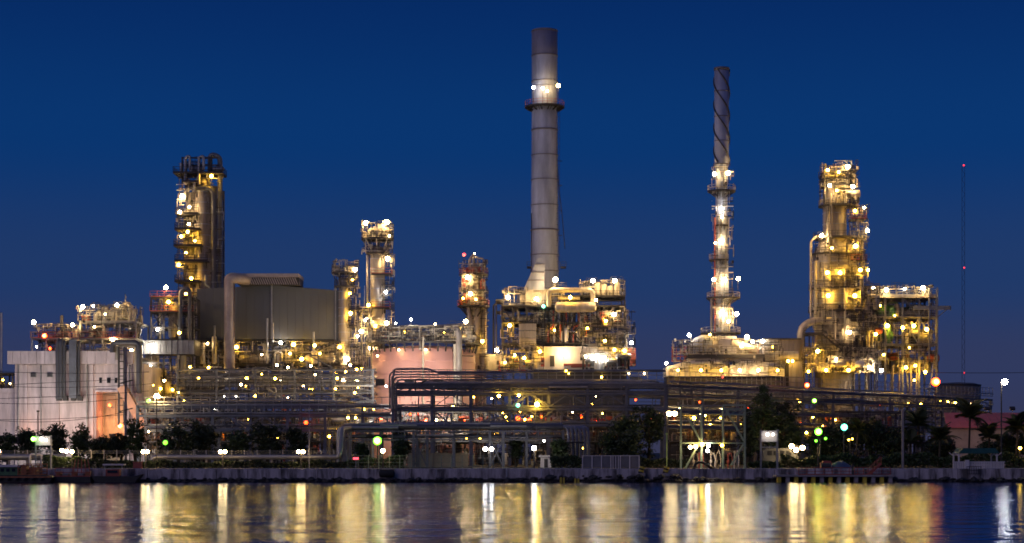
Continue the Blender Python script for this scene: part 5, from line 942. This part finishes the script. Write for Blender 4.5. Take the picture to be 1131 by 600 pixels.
for yy in (424, 455): T.bar('crossarm', (131, yy, -.2), (147, yy - 4, -.2), .2, STEEL)
for k_, (ya, yb, yc, xe) in enumerate(((409, 412.5, 411, 165), (425, 428, 424, 170), (427, 423, 419, 139), (441, 438, 432, 165), (463, 463, 458, 139), (461, 466, 455, 139), (444, 446, 440, 139))):
    T = Thing('power_cable', 'thin dark overhead cable crossing the pale boiler house, %s down' % ('first', 'second', 'third', 'fourth', 'fifth', 'sixth', 'seventh')[k_], 'cable', 60, 335, 'overhead cables', z=Zp(yb, 335)); T.o = W(60, yb, 335); T.root.matrix_basis = Matrix.Translation(T.o); WM[T.root.name] = T.root.matrix_basis.copy()
    pts = []
    for i in range(17): t = i / 16; x = -30 + (xe + 30) * t; y = ya * (1 - t) + yc * t + (yb - (ya + yc) / 2) * 4 * t * (1 - t); pts.append((x, y, -.3))
    T.pipe('strand', pts, .045, CERAM, n=5)
T = Thing('power_cable', 'thin overhead cable stretched across the sky beyond the pipe bridge end', 'cable', 1090, 345, z=Zp(413, 345)); T.pipe('strand', [(1020 + i * 10, 411.5 + .5 * math.sin(i / 4), 0) for i in range(14)], .05, CERAM, n=5)

# dock on the right
T = Thing('red_railed_dock', 'low dock with red railings stepping along the quay wall', 'dock', 925, 298, z=0)
T.box('deck', 855, 985, 524.5, 526.5, -2, 2.2, CONC)
for i in range(14): T.box('pier', 857 + i * 9.4, 861 + i * 9.4, 526.6, 535, -1.8, -.8, CONC if i % 2 else YELLOWP)
T.rail('railing', [(880, 524.6, -1.8), (945, 524.6, -1.8)], RED, h=1.15, sp=1.3, t=.09); T.rail('railing', [(945, 524.6, 1), (985, 524.6, 1)], RED, h=1.15, sp=1.6, t=.09); T.stair((958, 525, -1), (972, 512, -1), RED); T.bar('gate_post', (939.5, 524, -1.8), (939.5, 513, -1.8), .3, STEEL)
T = Thing('dock_machine', 'dark red winch with a pale hook standing on the quay by the dock', 'machinery', 913, 303)
T.box('body', 907, 919, 511, T.gy(), 0, 1.4, RED); T.cyl('winch_drum', (906.5, 514.5, -.4), (917, 514.5, -.4), .42, STEEL); T.pipe('hook', [(915, 512, -.4), (918, 515, -.4), (915.5, 518, -.4), (913.5, 516, -.4)], .12, WHITE, n=6); T.box('hood', 909, 918, 509, 511, .1, 1.2, RED)
T = Thing('covered_boat', 'small boat under a shiny blue tarpaulin on the quay', 'boat', 928, 305)
mbd = MB(); kb = 305 / F
for (xa, za, xb, zb) in ((918, 0, 938, 0),):
    secs = [(917, .2, .3), (920, .75, .9), (925, 1.1, 1.1), (930, 1.2, 1.1), (935, .8, 1.0), (941, .25, .4)]
    vs = []; 
    for x_, h_, w2 in secs:
        for j in range(7): a = math.pi * j / 6; vs.append((X(x_, 305), 305 + w2 * math.cos(a), G + .02 + h_ * math.sin(a)))
    mbd.add(vs, [(i * 7 + j, (i + 1) * 7 + j, (i + 1) * 7 + j + 1, i * 7 + j + 1) for i in range(5) for j in range(6)], True)
T.mb('tarpaulin', mbd, BLUEP); T.box('keel_block', 922, 935, 516, T.gy(), -.4, .4, STEEL)
T = Thing('small_bus', 'small parked grey van behind the bright triple lamp cluster', 'van', 862, 316)
mbd = MB(); YV = 316; mbd.prism([(X(a, YV), Zp(b2, YV)) for a, b2 in ((843, 514), (843, 499), (846, 495.5), (872, 495), (877, 501), (882, 504), (882, 514))], YV, YV + 1.9); T.mb('body', mbd, GREYB)
for xx in (850, 857, 864, 871): T.box('window', xx - 2.6, xx + 2.6, 498, 503, -.05, -.01, GLASSD)
for xx in (850, 875): T.cyl('wheel', (xx, 513.5, -.08), (xx, 513.5, .2), .36, RUBBER)
# jetty and craft on the left
T = Thing('work_barge', 'rusty orange railed work barge moored at the quay', 'boat', 35, 297, z=0)
mbd = MB(); YQ = 297; mbd.prism([(X(a, YQ), Zp(b2, YQ)) for a, b2 in ((-40, 525), (58, 525), (62, 527), (58, 533.5), (-40, 533.5))], YQ - 2.5, YQ + 1.8); T.mb('hull', mbd, TIDAL)
T.box('fender_strip', -40, 61, 526, 527.5, -2.7, -2.52, ORANGEP)
T.rail('railing', [(24, 524.8, -2.2), (50, 524.8, -2.2)], ORANGEP, h=1.5, sp=1.1, t=.13, mid=3); T.rail('railing', [(24, 524.8, 1.2), (50, 524.8, 1.2)], ORANGEP, h=1.7, sp=1.1, t=.13, mid=3)
T.box('winch_house', 25, 31, 514, 524.9, -1, .8, ORANGEP); T.box('tank', 33, 41, 517, 524.9, -.5, .9, ORANGEP); T.box('deckhouse', -20, 22, 516, 524.9, -1, 1, GREENEQ); T.box('deckhouse_roof', -22, 24, 513.5, 515.9, -1.4, 1.3, WHITE)
for i in range(6): T.box('window', -16 + i * 6.2, -12.4 + i * 6.2, 517.5, 521, -1.08, -1.02, GLASSD)
for i in range(6): T.lathe('tyre_fender', 5 + i * 9, -2.75, [(1.4, 530.5), (2.4, 530), (2.4, 528), (1.4, 527.5)], RUBBER, n=12)
T = Thing('steel_pontoon', 'dark steel pontoon with scaffold rails beside the orange barge', 'pontoon', 82, 298, z=0)
T.box('hull', 63, 103, 526.5, 534, -2, 1.6, TIDAL); T.rail('railing', [(64, 526.4, -1.8), (102, 526.4, -1.8)], RED, h=1.3, sp=2.2, t=.1)
for i, xx in enumerate((66, 74, 83, 91, 98)): T.box('crate', xx - 2.4, xx + 2.4, 521 + i % 2 * 2, 526.4, -1, .4, CONC if i % 2 else ORANGEP)
for i in range(5): T.bar('scaffold_leg', (79 + i * 5, 526, .8), (82 + i * 3.4, 507, .8), .12, RED)
T = Thing('canopied_boat', 'small red boat with a pale flat canopy tied to the quay', 'boat', 124, 297.5, z=0)
mbd = MB(); mbd.prism([(X(a, 297.5), Zp(b2, 297.5)) for a, b2 in ((103, 526), (150, 526), (158, 524), (150, 533.5), (108, 533.5))], 296, 298.6); T.mb('hull', mbd, TIDAL)
T.box('cabin', 118, 133, 518.5, 526, -.9, .7, RED); T.box('canopy', 115, 138, 512.5, 514, -1.1, .9, WHITE); T.box('window', 120, 131, 519.5, 522.5, -.98, -.92, GLASSD)
for xx in (117, 136): T.bar('canopy_post', (xx, 526, -.9), (xx, 514, -.9), .1, GALV)
T = Thing('red_box', 'red box standing on the quay near the canopied boat', 'box', 151, 303); T.box('body', 147, 156, 511, T.gy(), 0, 1, RED); T.box('lid', 146.5, 156.5, 510, 510.9, -.1, 1.1, RED)
T = Thing('hanging_fender', 'large black rubber fender slung on the quay wall below the green lamp', 'fender', 427, 299.3, z=.6); T.cyl('roll', (418.5, 523, 0), (436, 523, 0), .62, RUBBER, kind='drum')
for xx in (421, 434): T.bar('chain', (xx, 519, 0), (xx, 516.5, .8), .08, STEEL)
for i, (px, lab) in enumerate(((708, 'yellow and black striped bollard tilted on the quay edge'), (735, 'yellow striped bollard at the foot of the lime pole'))):
    T = Thing('striped_bollard', lab, 'bollard', px, 301)
    for j in range(4): T.cyl('ring', (px - 1 + j * .5, 523 - j * 1.9, -1), (px - .5 + j * .5, 521.2 - j * 1.9, -1), .42, YELLOWP if j % 2 else RUBBER)
    T.box('base_block', px - 4, px + 4, 522.5, 526, -1.6, -.4, CONC)
for i, (px, lab) in enumerate(((621, 'square yellow float at the waterline by the rubble'), (637, 'second flatter yellow float at the waterline'))):
    T = Thing('yellow_float', lab, 'float', px, 297.6, 'yellow floats', z=0); T.box('block', px - 2.6, px + 2.6, 527.5 + i, 533, -.3, .6, YELLOWP); T.box('strap', px - .5, px + .5, 527.3 + i, 533, -.36, -.3, RUBBER)
T = Thing('warning_sign', 'small red warning light board by the pipe bends', 'sign', 393, 306); T.bar('post', (393, T.gy(), .1), (393, 508, .1), .12, GALV); T.unit('light_panel', 'box', along(W(390, 506.5, 306), W(396, 506.5, 306), .12, .35), emis((1, .06, .08), 2.5))
build_lamps()
